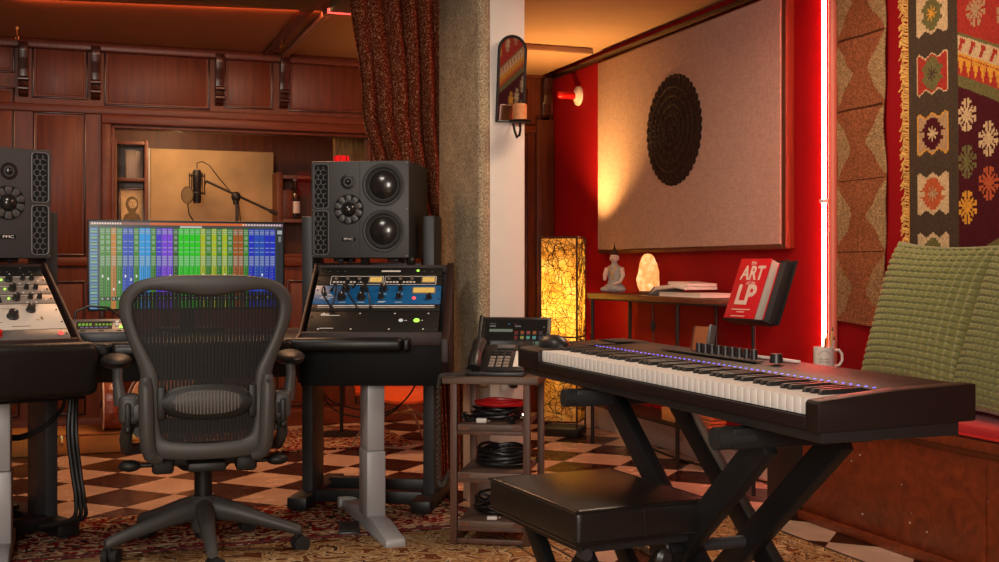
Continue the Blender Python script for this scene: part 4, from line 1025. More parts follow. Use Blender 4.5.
rin = [(0.0, .886), (.10, .900), (.178, .906), (.222, .875), (.226, .825), (.208, .76), (.176, .69), (.152, .632), (.148, .54), (.145, .47), (.127, .430), (.07, .418), (0.0, .415)]
outl = right + [(-x, z) for x, z in reversed(right[1:-1])]
inn = rin + [(-x, z) for x, z in reversed(rin[1:-1])]
rings = []; NS = 120
for i in range(NS):
    s = i / NS; o_ = crv(outl, s); n_ = crv(inn, s); mid_ = (o_ + n_) / 2; hv = (o_ - n_) / 2
    rg = []
    for j in range(12):
        an = 2 * PI * j / 12; cc, ss = math.cos(an), math.sin(an)
        cc = math.copysign(abs(cc) ** .6, cc); ss = math.copysign(abs(ss) ** .6, ss)
        x = mid_.x + hv.x * cc; z = mid_.y + hv.y * cc
        rg.append(Vector((x, ybk(z) - .03 * (abs(x) / .28) ** 2 * -1 + .0175 * ss, z)))
    rings.append(rg)
Mb().ring_strip(rings, closed=True).build('back_frame', 'chair_plastic', ch, ang=60)
# woven back panel
NXp, NZp = 40, 50
inpts = [crv(inn, i / 240) for i in range(240)]
def half(z):
    xs_ = []
    for i in range(240):
        p, q2 = inpts[i], inpts[(i + 1) % 240]
        if (p.y - z) * (q2.y - z) <= 0 and abs(p.y - q2.y) > 1e-9: xs_.append(abs(p.x + (q2.x - p.x) * (z - p.y) / (q2.y - p.y)))
    return max(xs_) if xs_ else 0.02
pos = np.zeros((NZp + 1, NXp + 1, 3))
for j in range(NZp + 1):
    z = .417 + (.902 - .417) * j / NZp; hx = half(min(max(z, .420), .900)) + .012
    for i in range(NXp + 1):
        x = -hx + 2 * hx * i / NXp
        pos[j, i] = (x, ybk(z) + .03 * (abs(x) / .28) ** 2 + .002, z)
grid_mesh('mesh_back', pos, None, 'pellicle', ch)
# head lip of the frame: broad inner curve
m = Mb(); A_ = []; 
# lumbar pad
def lens(x0, x1, zc, hz, yoff, th, n=24, pw=1.0):
    rg = []
    for i in range(n + 1):
        x = x0 + (x1 - x0) * i / n; u_ = 2 * i / n - 1; hh = hz * max(.02, (1 - abs(u_) ** 2.2)) ** pw
        yb = ybk(zc) + .03 * (abs(x) / .28) ** 2 - yoff
        rg.append([Vector((x, yb + th * math.sin(a), zc + hh * math.cos(a))) for a in [2 * PI * k / 10 for k in range(10)]])
    return Mb().ring_strip(rg)
lp = lens(-.140, .140, .548, .056, .012, .012, pw=.28).build('lumbar_pad', 'chair_dark', ch)
lens(-.108, .108, .548, .040, .019, .010, pw=.36).build('lumbar_insert', 'chair_plastic', lp)
m = Mb()
for i in range(19):
    x = -.096 + .192 * i / 18; hh = .037 * (1 - (abs(x) / .108) ** 2.2) ** .36
    yb = ybk(.548) + .03 * (abs(x) / .28) ** 2
    m.tube([(x, yb - .025, .548 - hh), (x, yb - .032, .548), (x, yb - .025, .548 + hh)], .0028, 6)
m.build('rib', 'chair_rib', lp)
for s in (-1, 1):
    m = Mb().bb(s * .142 - .013, s * .142 + .013, ybk(.548) - .012, ybk(.548) + .022, .495, .600, .006); m.build('lumbar_clip', 'chair_dark', lp)
# side links, arms
for s in (-1, 1):
    yb = ybk(.5)
    m = Mb().tube([(s * .190, yb - .010, .630), (s * .190, yb - .014, .60), (s * .188, yb - .018, .53), (s * .186, yb - .014, .45), (s * .182, yb - .008, .405), (s * .174, yb - .002, .382), (s * .160, yb + .002, .371), (s * .140, yb + .004, .366)], [.017, .023, .024, .024, .024, .023, .020, .013], 16)
    lk = m.build('side_link', 'chair_plastic', ch)
    for x, y, z in ((.190, yb - .040, .612), (.176, yb - .028, .383), (.243, ybk(.88) + .012, .888)): Mb().cyl((s * x, y, z), (s * x, y + .03, z), .0075, seg=12).build('pivot_bolt', 'chair_dark', lk)
    m = Mb().bb(s * .240 - .032, s * .240 + .032, -.25, -.16, .478, .572, .018, 3); m.bb(s * .215 - .03, s * .215 + .03, -.25, -.20, .49, .545, .01)
    am = m.build('arm_bracket', 'chair_plastic', ch)
    Mb().bb(s * .244 - .009, s * .244 + .009, -.262, -.245, .468, .548, .006).sph((s * .244, -.254, .462), .013).build('arm_lever', 'chair_dark', am)
    Mb().tube([(s * .262, -.20, .54), (s * .270, -.20, .57), (s * .276, -.195, .62), (s * .276, -.18, .655)], [.026, .020, .016, .017], 12).build('arm_post', 'chair_plastic', am)
    m = Mb().sph((s * .282, -.09, .672), 1.0, (.052, .150, .026), 20, 12); m.build('arm_pad', 'chair_dark', am)
    Mb().tube([(s * .244, -.21, .48), (s * .252, -.15, .42), (s * .25, -.05, .37), (s * .2, .04, .36), (s * .12, .06, .345)], [.018, .02, .02, .02, .016], 10).build('arm_yoke', 'chair_plastic', am)
# seat
NXs, NYs = 24, 24; pos = np.zeros((NYs + 1, NXs + 1, 3))
for j in range(NYs + 1):
    y = -.22 + .46 * j / NYs; v_ = j / NYs
    for i in range(NXs + 1):
        u_ = -1 + 2 * i / NXs; hw = .24 - .03 * (1 - v_)
        pos[j, i] = (u_ * hw, y, .435 + .02 * u_ * u_ - .03 * max(0, v_ - .8) / .2 + .01 * v_)
st_ = grid_mesh('seat', pos, None, 'pellicle', ch)
Mb().tube([(-.21, -.22, .45), (-.24, 0, .455), (-.245, .2, .448), (-.2, .255, .42), (0, .265, .41), (.2, .255, .42), (.245, .2, .448), (.24, 0, .455), (.21, -.22, .45)], .018, 8).build('seat_frame', 'chair_plastic', ch)
m = Mb().lathe([(.001, .285), (.075, .288), (.095, .305), (.1, .345), (.085, .37), (.001, .37)], seg=20).bb(-.15, .15, -.11, .1, .315, .36, .012).bb(-.17, -.10, -.14, -.05, .295, .35, .012).bb(.10, .17, -.14, -.05, .295, .35, .012).bb(-.06, .06, -.27, -.05, .32, .35, .008)
mech = m.build('tilt_mechanism', 'chair_dark', ch)
for s in (-1, 1): Mb().cyl((s * .15, -.11, .325), (s * .225, -.11, .325), .008).sph((s * .24, -.11, .325), .022, (1.7, 1, .9)).build('adjust_knob', 'chair_dark', mech)
Mb().cyl((0, 0, .13), (0, 0, .30), .030, seg=20).cyl((0, 0, .19), (0, 0, .29), .024, seg=20).build('gas_column', 'black_metal', ch)
hub = Mb().lathe([(.001, .072), (.036, .072), (.04, .09), (.046, .15), (.047, .185), (.038, .197), (.001, .197)], seg=20).build('hub', 'chair_plastic', ch)
Mb().cyl((0, 0, .052), (0, 0, .075), .027, seg=16).build('hub_cap', 'chair_dark', hub)
for k in range(5):
    an = rad(-90 + 2 + 72 * k); dx, dy = math.cos(an), math.sin(an); px, py = -dy, dx
    rings = []
    for (r, z, hw_, hh) in ((.02, .150, .030, .040), (.06, .148, .032, .040), (.12, .135, .029, .034), (.20, .112, .024, .026), (.27, .092, .021, .021), (.325, .076, .021, .020), (.338, .072, .016, .016)):
        rings.append([Vector((dx * r + px * hw_ * math.cos(a) * 1.0, dy * r + py * hw_ * math.cos(a), z + hh * math.sin(a))) for a in [2 * PI * j / 12 for j in range(12)]])
    leg = Mb().ring_strip(rings).build('base_leg', 'chair_plastic', ch)
    cs = Mb(); cx_, cy_ = dx * .322, dy * .322; ta = an + [.3, -1.1, .8, 1.9, 2.4][k]
    tx, ty = math.cos(ta), math.sin(ta); off = .012
    for s in (-1, 1): cs.cyl((cx_ + tx * s * .006 - ty * off, cy_ + ty * s * .006 + tx * off, .028), (cx_ + tx * s * .026 - ty * off, cy_ + ty * s * .026 + tx * off, .028), .0275, seg=18)
    cs.cyl((cx_, cy_, .03), (cx_, cy_, .068), .008)
    cs.cyl((cx_ - tx * .02 - ty * off, cy_ - ty * .02 + tx * off, .028), (cx_ + tx * .02 - ty * off, cy_ + ty * .02 + tx * off, .028), .012)
    cs.build('caster', 'rubber', leg)
# ================================================================== SHELF RACK BY THE PILLAR
SR = rad(-10)
sf = thing('shelf_rack', 'small four-tier wooden shelf rack holding the telephone and coiled cables', 'shelf', F(450, 546.6), SR)
SW, SD = .283, .375
for x, y in ((.012, .012), (SW - .012, .012), (.012, SD - .012), (SW - .012, SD - .012)):
    Mb().bb(x - .012, x + .012, y - .012, y + .012, 0, .572, .002).build('post', 'shelf_post', sf)
LV = (.594, .430, .262, .093)
for i, z in enumerate(LV):
    e = .028 if i == 0 else -.001
    b_ = Mb().bb(-e + (.0 if i == 0 else .026), SW + e - (0 if i == 0 else .026), -.004 if i == 0 else .0, SD + .004, z - .023, z, .002).build('shelf_board', 'shelf_wood', sf)
    if i:
        Mb().bb(.024, SW - .024, .006, .022, z - .037, z - .0235, .001).build('rail', 'shelf_post', b_)
    for x in (.035, SW - .060): 
        if i: Mb().bb(x, x + .035, -.0015, .001, z - .019, z - .004).build('end_grain', 'table_wood', b_)
Mb().bb(.024, SW - .024, .004, .020, .012, .030, .002).build('foot_rail', 'shelf_post', sf)
Mb().bb(.004, .020, .024, SD - .024, .012, .030, .002).build('foot_rail', 'shelf_post', sf)
Mb().bb(SW - .020, SW - .004, .024, SD - .024, .012, .030, .002).build('foot_rail', 'shelf_post', sf)
SFM = Matrix.Translation(sf.location) @ Matrix.Rotation(SR, 4, 'Z')
def onshelf(x, y, lvl, dz=.001): return SFM @ Vector((x, y, LV[lvl] + dz))
# --- desk telephone
ph = thing('desk_telephone', 'dark desk telephone with handset and number keys on the shelf rack', 'telephone', onshelf(.150, .045, 0), SR + rad(2))
pm = Matrix.Rotation(rad(24), 4, 'X')
def pt_(b): b.M = pm; return b
Mb().prism([(0, 0), (0, .014), (.19, .098), (.20, .090), (.20, 0)], -.105, .105, 'yz', .003).build('housing', 'black_plastic', ph)
pt_(Mb()).bb(-.035, .10, .012, .205, .010, .020, .003).build('key_panel', 'black_plastic', ph)
kp = pt_(Mb())
for r_ in range(4):
    for c_ in range(3): kp.bb(-.026 + c_ * .026, -.006 + c_ * .026, .030 + r_ * .021, .044 + r_ * .021, .020, .0245, .0015)
kp.build('number_key', 'grey_unit', ph)
kp = pt_(Mb())
for r_ in range(2):
    for c_ in range(3): kp.bb(-.026 + c_ * .026, -.006 + c_ * .026, .122 + r_ * .017, .132 + r_ * .017, .020, .0235, .001)
kp.build('function_key', 'black_paint', ph)
pt_(Mb()).bb(.062, .092, .035, .150, .020, .0215).build('paper_strip', 'paper', ph)
pt_(Mb()).bb(-.01, .055, .168, .192, .020, .026, .002).build('display', 'grey_strip', ph)
pt_(Mb()).bb(.065, .092, .165, .20, .020, .032, .002).build('hook_block', 'black_paint', ph)
hs = pt_(Mb()); hs.tube([(-.073, .012, .026), (-.073, .04, .040), (-.073, .10, .047), (-.073, .16, .040), (-.073, .195, .028)], [.022, .026, .021, .026, .022], 14); hs.build('handset', 'black_plastic', ph)
# coiled cord hanging over the edge of the rack
hp = SFM.inverted() @ (Matrix.Translation(ph.location) @ Matrix.Rotation(SR + rad(2), 4, 'Z') @ pm @ Vector((-.085, .012, .014)))
path = [hp, Vector((.03, .0, .602)), Vector((-.01, -.008, .603)), Vector((-.034, -.005, .598)), Vector((-.043, .005, .56)), Vector((-.045, .01, .45)), Vector((-.046, .012, .32)), Vector((-.044, .014, .225)), Vector((-.036, .02, .205)), Vector((-.022, .03, .225)), Vector((-.012, .05, .26))]
pts = []; T = 300
for i in range(T + 1):
    s = i / T * (len(path) - 1); k = min(int(s), len(path) - 2); f = s - k; p = path[k].lerp(path[k + 1], f); d = (path[k + 1] - path[k]).normalized()
    x = d.orthogonal().normalized(); y = d.cross(x); a = 2 * PI * i / 5.0; pts.append(SFM @ (p + (x * math.cos(a) + y * math.sin(a)) * .006))
c_ = Mb().tube(pts, .0022, 5).build('coiled_cord', 'cord_grey'); c_.parent = None; setp(c_, 'black spiral telephone cord hanging down the outside of the shelf rack', 'cord')
# --- touch screen behind it
ts = thing('touch_screen_phone', 'black slab with a lit app screen leaning behind the desk telephone', 'tablet', onshelf(.168, .27, 0), rad(-9))
TM = Matrix.Translation((0, 0, -.010)) @ Matrix.Rotation(rad(-31), 4, 'X')
def tt(b): b.M = TM; return b
tt(Mb()).bb(-.128, .140, 0, .022, .02, .240, .006).build('housing', 'black_plastic', ts)
tt(Mb()).bb(-.135, -.119, -.012, .024, .01, .243, .007).build('edge_grip', 'black_plastic', ts)
Mb().prism([(.0, .0), (.03, .11), (.05, .11), (.11, .0)], -.08, .08, 'yz', .003).build('foot', 'black_plastic', ts)
sc_ = tt(Mb()).bb(-.112, .128, -.0012, 0, .034, .228).build('screen_glass', 'bottle_glass', ts)
NX, NY = 120, 96; col = np.full((NY, NX, 3), .004)
col[70:76, 8:54] = srgb(150, 160, 140); col[81:84, 8:20] = srgb(150, 150, 140); col[81:84, 58:70] = srgb(140, 140, 130); col[87:89, 8:20] = srgb(110, 110, 100)
col[86:88, 44:48] = srgb(60, 150, 190); col[86:88, 57:60] = srgb(190, 60, 40)
icons = [(140, 50, 40), (190, 100, 60), (190, 90, 80), (200, 110, 60), (90, 70, 80), (150, 40, 50), (190, 180, 90), (120, 190, 170), (110, 190, 180), (80, 80, 90)]
for i, c_ in enumerate(icons):
    x = 58 + (i % 5) * 12; y = 66 - (i // 5) * 11; col[y:y + 6, x:x + 7] = srgb(*c_); col[y - 2:y - 1, x:x + 7] = srgb(110, 110, 100)
for i in range(6): col[36:50, 52 + i * 12:62 + i * 12] = srgb(120, 140, 120); col[40:43, 52 + i * 12:62 + i * 12] = srgb(90, 110, 92)
col[60:62, 114:117] = srgb(150, 150, 140); col[80:82, 114:117] = srgb(150, 150, 140)
pos = np.zeros((NY + 1, NX + 1, 3)); xs = np.linspace(-.108, .124, NX + 1); zs_ = np.linspace(.038, .224, NY + 1)
for j in range(NY + 1):
    for i in range(NX + 1): pos[j, i] = TM @ Vector((xs[i], -.0016, zs_[j]))
grid_mesh('screen', pos, col, 'small_screen', ts)
# --- coils of cable on the shelves
def coil(name, p, R0, turns, r, h, label, m='cable', group=None, sx=1.25, seed=1, messy=.012):
    rs_ = random.Random(seed); pts = []; n = turns * 26
    for i in range(n + 1):
        a = 2 * PI * i / 26; t = i / n
        rr_ = R0 * (1 + .16 * math.sin(5.1 * t * turns / 3 + seed)) + rs_.uniform(-messy, messy) * .3
        pts.append(Vector((sx * rr_ * math.cos(a), rr_ * math.sin(a), r + h * t + messy * .8 * (1 + math.sin(a * 2 + 3 * t * turns)) * t)))
    o = Mb().tube(pts, r, 7).build(name, m); o.location = p; o.rotation_euler = (0, 0, SR); return setp(o, label, 'cable coil', group)
coil('cable_coil', onshelf(.145, .16, 1, .003), .078, 7, .0055, .022, 'black cable coil under the red coil on the second shelf of the rack', group='coiled cables on the shelf rack', sx=1.1, seed=2)
coil('cable_coil', onshelf(.155, .165, 1, .045), .062, 4, .007, .010, 'bright red cable coil on the second shelf of the rack', 'red_cable', 'coiled cables on the shelf rack', sx=1.35, seed=4, messy=.004)
coil('cable_coil', onshelf(.165, .16, 2, .003), .080, 14, .0055, .050, 'thick black cable coil filling the third shelf of the rack', group='coiled cables on the shelf rack', sx=1.05, seed=5)
coil('cable_coil', onshelf(.160, .15, 3, .003), .075, 9, .005, .028, 'loose black cable coil on the lowest shelf of the rack', group='coiled cables on the shelf rack', sx=1.15, seed=8, messy=.03)
for i, (x, y, l, lab) in enumerate(((.105, .045, 1, 'white power adapter lying in front of the red cable coil'), (.145, .03, 3, 'pale plug at the front of the lowest shelf'), )):
    t = thing('power_adapter', lab, 'adapter', onshelf(x, y, l, .001), SR + .1 * i)
    Mb().bb(-.018, .018, -.012, .012, 0, .016 - .004 * i, .003).build('body', 'white_plastic', t)
    for k in (-.006, .006): Mb().bb(.018, .03, k - .002, k + .002, .006, .009).build('prong', 'chrome', t)
for i, (x, y, l, lab, dx_) in enumerate(((.06, .06, 1, 'cluster of black plugs with silver tips beside the white adapter', 1), (.225, .05, 1, 'cluster of black plugs with silver tips under the end of the red coil', 1))):
    t = thing('plug_cluster', lab, 'plugs', onshelf(x, y, l, .001), SR, 'plug clusters on the second shelf')
    rs_ = random.Random(i + 3)
    for k in range(6):
        p = Vector((rs_.uniform(-.028, .028), rs_.uniform(-.02, .03), .008 + .01 * (k // 2))); a = rs_.uniform(0, 6); d = Vector((math.cos(a), math.sin(a), .15)) * .014
        pl = Mb().cyl(p - d, p + d, .006, seg=10).build('plug', 'cable', t); Mb().cyl(p + d, p + d * 1.6, .0035, seg=8).build('tip', 'chrome', pl)
wt = thing('wall_socket', 'small white socket with a black plug on the pillar behind the shelf rack', 'socket', R(pa + .074, pb - .001, .52), RA)
Mb().bb(-.03, .03, -.008, 0, -.03, .03, .003).build('plate', 'white_plastic', wt); Mb().bb(.0, .03, -.04, -.008, -.02, .012, .006).build('plug', 'black_plastic', wt)

# ================================================================== RUGS
def rug(name, a0, a1, b0, b1, m, label, edges, z=.0):
    t = thing(name, label, 'rug', R((a0 + a1) / 2, (b0 + b1) / 2, z), RA, None)
    x, y = (a1 - a0) / 2, (b1 - b0) / 2
    f = Mb().bb(-x, x, -y, y, .001, .009, .003).build('pile', m, t)
    for (e, w0, w1, mm) in edges:
        q = {'+x': (x - w1, x - w0, -y + w0, y - w0), '-x': (-x + w0, -x + w1, -y + w0, y - w0), '+y': (-x + w0, x - w0, y - w1, y - w0), '-y': (-x + w0, x - w0, -y + w0, -y + w1)}[e]
        Mb().bb(q[0], q[1], q[2], q[3], .0085, .0097).build('border', mm, t)
    return t
rug('floor_rug', -.7, 1.46, 4.14, 4.76, 'rug_red', 'dark red oriental rug lying under the desk and chair wheels', [('-y', 0.0, .016, 'rug_red_edge'), ('-y', .020, .030, 'rug_edge'), ('-y', .085, .092, 'rug_stripe'), ('+x', 0, .02, 'rug_red_edge'), ('+x', .05, .06, 'rug_edge')])
rug('floor_rug', -.5, 1.605, 1.6, 4.125, 'rug_tan', 'tan patterned rug in front of the shelf rack, large scrolls', [('+x', .0, .012, 'rug_stripe'), ('+x', .045, .054, 'rug_edge'), ('+y', .0, .01, 'rug_edge'), ('+x', .16, .166, 'rug_edge')])
rug('floor_rug', 1.825, 2.44, 1.2, 4.10, 'rug_brown', 'brown runner rug with a black edge under the keyboard stand', [('-x', .0, .030, 'rug_edge'), ('+x', .0, .012, 'rug_edge'), ('+x', .05, .056, 'rug_stripe'), ('+y', 0, .02, 'rug_edge')])
rug('floor_rug', .55, 1.75, 6.15, 7.0, 'rug_red', 'worn red rug far back against the panelled wall', [('-y', 0.0, .016, 'rug_edge')])

# ================================================================== BACK OF THE STUDIO, LOW DOWN
def guitar(loc, rz, label):
    g = thing('acoustic_guitar', label, 'guitar', loc, rz)
    out_ = [(0, .0), (.11, .008), (.175, .07), (.185, .14), (.165, .21), (.128, .27), (.130, .33), (.140, .39), (.115, .45), (.05, .482), (0, .487)]
    full = out_ + [(-x, z) for x, z in reversed(out_[1:-1])]
    sm = [tuple(crv(full, i / 72)) for i in range(72)]
    body = Mb().prism(sm, 0, .10, 'xz', .003).build('body', 'guitar_side', g)
    Mb().prism([(x * .985, .006 + z * .975) for x, z in sm], -.003, .001, 'xz').build('top', 'guitar_top', body)
    for y in (.002, .098): Mb().tube([(x * 1.004, y, z) for x, z in sm], .0035, 6, closed=True).build('binding', 'paper', body)
    Mb().cyl((0, -.0045, .30), (0, -.002, .30), .05, seg=28).build('sound_hole', 'void', body)
    Mb().bb(-.07, .07, -.012, -.003, .12, .145, .003).build('bridge', 'mahogany_dark', body)
    Mb().bb(-.024, .024, -.016, .02, .40, .82, .006).build('neck', 'mahogany_dark', g)
    Mb().prism([(-.024, .82), (.024, .82), (.036, .85), (.036, .97), (-.036, .97), (-.036, .85)], .0, .016, 'xz', .002).build('headstock', 'mahogany_dark', g)
    st_ = Mb()
    for k in range(6): st_.tube([(-.02 + .008 * k, -.013, .13), (-.016 + .0064 * k, -.018, .82)], .0008, 4)
    st_.build('strings', 'steel_wire', g)
    return g
cs_ = thing('instrument_case', 'long tan tweed instrument case with a brass latch lying under the guitars', 'case', R(-.06, 6.46, 0), RA)
Mb().bb(-.48, .52, 0, .32, 0, .095, .006).build('lower_shell', 'tweed', cs_); Mb().bb(-.48, .52, 0, .32, .097, .112, .006).build('lid', 'tweed', cs_)
for x in (-.35, -.01, .35): Mb().bb(x - .012, x + .012, -.006, .002, .062, .104, .002).build('latch', 'brass', cs_)
cpz = .1125
p = F(102, 450); 
gl = onB(102, 433, 6.60)
guitar(Vector((gl.x - .0, gl.y, cpz)), rad(-69), 'acoustic guitar seen edge-on standing on the tweed case, reddish ribs')
gl = onB(133, 433, 6.66)
guitar(Vector((gl.x + .16, gl.y + .06, cpz)), rad(28), 'acoustic guitar with a pale top half hidden behind the chair arm')
oc = thing('orange_chair', 'orange moulded chair on thin wire legs behind the silver desk leg', 'chair', P(398, 452, 6.25), RA); oc.location.z = 0
zs0 = .98 - 136 / FP * 6.25
rings = []
for i in range(13):
    t = i / 12; y = -.2 + .42 * t; z = zs0 + .015 * math.cos(t * PI) + (.0 if t < .8 else (t - .8) * .5)
    rings.append([Vector((x, y, z + .10 * (abs(x) / .26) ** 2.5 + dz)) for x, dz in [(-.2 + .4 * k / 10, 0) for k in range(11)] + [(.2 - .4 * k / 10, .012) for k in range(11)]])
m = Mb().ring_strip(rings); m.build('seat', 'orange_plastic', oc)
rings = []
for i in range(11):
    t = i / 10; z = zs0 + .03 + .42 * t; y = .19 + .06 * t
    rings.append([Vector((x, y - .08 * (abs(x) / .24) ** 2 + dy, z)) for x, dy in [(-.2 + .4 * k / 10, 0) for k in range(11)] + [(.2 - .4 * k / 10, .012) for k in range(11)]])
Mb().ring_strip(rings).build('backrest', 'orange_plastic', oc)
for sx in (-1, 1):
    for sy in (-1, 1): Mb().tube([(sx * .06, sy * .05, zs0 - .02), (sx * .10, sy * .09, zs0 - .05), (sx * .21, sy * .2, .008)], .007, 8).build('leg', 'steel_wire', oc)
Mb().tube([(-.12, -.10, zs0 - .05), (.12, .10, zs0 - .05)], .006, 8).build('brace', 'steel_wire', oc)
Mb().tube([(.12, -.10, zs0 - .05), (-.12, .10, zs0 - .05)], .006, 8).build('brace', 'steel_wire', oc)

# ================================================================== LAMP-LIT CORNER
rl = F(563, 434); rtop = HC + 29 / FP * rl.y
rt = thing('rattan_lamp', 'tall square floor lamp of lit paper wrapped in tangled vines, glowing yellow', 'lamp', (rl.x, rl.y, 0), rad(-17))
W_ = .108
Mb().bb(-W_ - .008, W_ + .008, -W_ - .008, W_ + .008, 0, .045, .004).build('base', 'iron', rt)
shd = Mb()
for f_ in ((-W_, W_, -W_, -W_ + .001), (-W_, W_, W_ - .001, W_), (-W_, -W_ + .001, -W_, W_), (W_ - .001, W_, -W_, W_)): shd.bb(f_[0], f_[1], f_[2], f_[3], .085, rtop - .006)
shd.build('paper_shade', 'rattan_shade', rt, smooth=False)
point('rattan_bulb', (rl.x, rl.y, .74), 17.0, (1.0, .76, .36), .04)
area('rattan_uplight', (rl.x, rl.y, rtop - .03), (rl.x, rl.y, 3), .15, 15, (1.0, .52, .16), spread=2.0)
fr = Mb()
for x in (-W_, W_):
    for y in (-W_, W_): Mb().cyl((x, y, .02), (x, y, rtop + .004), .006, seg=8).build('upright', 'mahogany_dark', rt)
for z in (.085, rtop * .5, rtop):
    Mb().tube([(-W_ - .003, -W_ - .003, z), (W_ + .003, -W_ - .003, z), (W_ + .003, W_ + .003, z), (-W_ - .003, W_ + .003, z)], .005, 6, closed=True).build('hoop', 'mahogany_dark', rt)
rs_ = random.Random(12); vn = Mb()
for k in range(1300):
    face = k % 4; x0 = rs_.uniform(-W_, W_); z0 = rs_.uniform(.09, rtop); a = rs_.uniform(0, 2 * PI); pts = []; cv = rs_.uniform(-26, 26)
    for i in range(9):
        pts.append((x0, z0)); x0 += .018 * math.cos(a); z0 += .018 * math.sin(a); a += cv * .022 + rs_.uniform(-.3, .3)
    p3 = []
    for x, z in pts:
        x = max(-W_, min(W_, x)); z = max(.08, min(rtop + .008, z)); o_ = W_ + .002
        p3.append({0: (x, -o_, z), 1: (o_, x, z), 2: (x, o_, z), 3: (-o_, x, z)}[face])
    ok = [p3[0]] + [q for i, q in enumerate(p3[1:]) if (Vector(q) - Vector(p3[i])).length > .004]
    if len(ok) > 2: vn.tube(ok, .0014, 3)
vn.build('vine_wrap', 'mahogany_dark', rt)
# socket-like wall lamp
wl = onA(579, 96, AW)
w_ = thing('wall_lamp', 'round cream wall lamp holder with a red bulb, high on the red wall', 'wall lamp', wl, rad(-70))
Fm = Euler((PI / 2, 0, 0)).to_matrix()
Mb().lathe([(.001, 0), (.062, 0), (.060, .014), (.040, .024), (.030, .034), (.001, .034)], rot=Fm, seg=24).build('backplate', 'paper', w_)
Mb().lathe([(.001, .034), (.022, .034), (.024, .06), (.022, .10), (.024, .13), (.018, .145), (.001, .15)], rot=Fm, seg=16).build('bulb', 'red_knob', w_)
# fabric sound panel with a carved roundel
aP = AW - .05
q0, q1 = onA(598, 250, aP), onA(780.5, 244, aP); bA, bB = ab(q0)[1], ab(q1)[1]
zb_, zt_ = q0.z, HC + (HZ - 64) / FP * q0.y
cxp = R(AW, (bA + bB) / 2, (zb_ + zt_) / 2)
sp_ = thing('fabric_panel', 'large linen-covered wall panel in a wooden frame on the red wall', 'acoustic panel', cxp, rad(-70))
hw, hh = (bA - bB) / 2, (zt_ - zb_) / 2
Mb().bb(-hw, hw, -.052, -.005, -hh, hh, .004).build('fabric', 'panel_linen', sp_)
for q in ((hw, hw + .035, -hh - .02, hh + .02), (-hw - .004, -hw, -hh - .02, hh + .02)): Mb().bb(q[0], q[1], -.046, -.001, q[2], q[3], .003).build('frame_side', 'frame_wood', sp_)
for q in ((-hw, hw, -hh - .022, -hh), (-hw, hw, hh, hh + .008)): Mb().bb(q[0], q[1], -.046, -.001, q[2], q[3], .002).build('frame_edge', 'frame_wood', sp_)
mc = onA(674.5, 130, aP)
ro = thing('carved_roundel', 'dark carved wooden roundel with pierced lace pattern hung on the linen panel', 'wall carving', mc, rad(-70))
RR = .285
m = Mb()
pts = [((RR + .012 * abs(math.sin(16 * a))) * math.cos(a), (RR + .012 * abs(math.sin(16 * a))) * math.sin(a)) for a in [2 * PI * i / 256 for i in range(256)]]
def gear(r0, n, amp): return [((r0 + amp * abs(math.sin(n * a / 2))) * math.cos(a), (r0 + amp * abs(math.sin(n * a / 2))) * math.sin(a)) for a in [2 * PI * i / 240 for i in range(240)]]
Mb().prism(gear(RR - .006, 40, .014), -.014, 0, 'xz').build('disc', 'carved_wood', ro)
m = Mb()
for r0, n in ((.225, 28), (.178, 22), (.13, 16), (.08, 10)):
    m.tube([(r0 * math.cos(2 * PI * i / 64), -.016, r0 * math.sin(2 * PI * i / 64)) for i in range(64)], .006, 6, closed=True)
    for k in range(n):
        a = 2 * PI * (k + .5) / n; c_ = Vector((math.cos(a), 0, math.sin(a))); tn = Vector((-math.sin(a), 0, math.cos(a))); rr_ = PI * r0 / n * .8
        ctr = c_ * (r0 + .027); m.tube([ctr + c_ * rr_ * math.cos(2 * PI * i / 10) + tn * rr_ * .8 * math.sin(2 * PI * i / 10) + Vector((0, -.016, 0)) for i in range(10)], .004, 5, closed=True)
for k in range(8):
    a = 2 * PI * k / 8; c_ = Vector((math.cos(a), 0, math.sin(a))); tn = Vector((-math.sin(a), 0, math.cos(a)))
    m.tube([c_ * .04 + tn * .022 * math.cos(2 * PI * i / 10) + c_ * .035 * math.sin(2 * PI * i / 10) + Vector((0, -.017, 0)) for i in range(10)], .005, 5, closed=True)
m.sph((0, -.016, 0), .022, (1, .5, 1)); m.build('lace_carving', 'carved_wood', ro)
# console table
L0 = F(587, 440.4); tz = .833
ctb = thing('console_table', 'narrow wooden console table on thin black legs against the red wall', 'table', R(2.745, ab(F(679, 468.5))[1], 0), RA)
TL = ab(L0)[1] - ab(F(679, 468.5))[1]; TD = .225
def half_oval(y0, y1, x0, x1):
    pts = [(x0, y1)]
    pts += [(x0 + 0, y0 + .30 * 0)]
    return pts
top = [(TD, TL + .03), (-.02, TL + .03), (-.02, -.03)] + [( -.02 + (TD + .02) * (1 - math.cos(PI / 2 * i / 8)), -.03 - .36 * math.sin(PI / 2 * i / 8)) for i in range(1, 9)]
Mb().prism(top, tz - .028, tz, 'xy', .003).build('table_top', 'table_wood', ctb)
Mb().prism([(x * .97, y * .99) for x, y in top], tz - .036, tz - .029, 'xy').build('under_frame', 'black_metal', ctb)
Mb().prism([(x * .97, y * .99) for x, y in top], .200, .213, 'xy', .002).build('lower_shelf', 'black_metal', ctb)
for x, y in ((0, 0), (0, TL), (TD - .01, 0.0), (TD - .01, TL - .04)):
    Mb().cyl((x, y, 0), (x, y, tz - .034), .0105, seg=10).build('leg', 'black_metal', ctb)
CT = Matrix.Translation(ctb.location) @ Matrix.Rotation(RA, 4, 'Z')
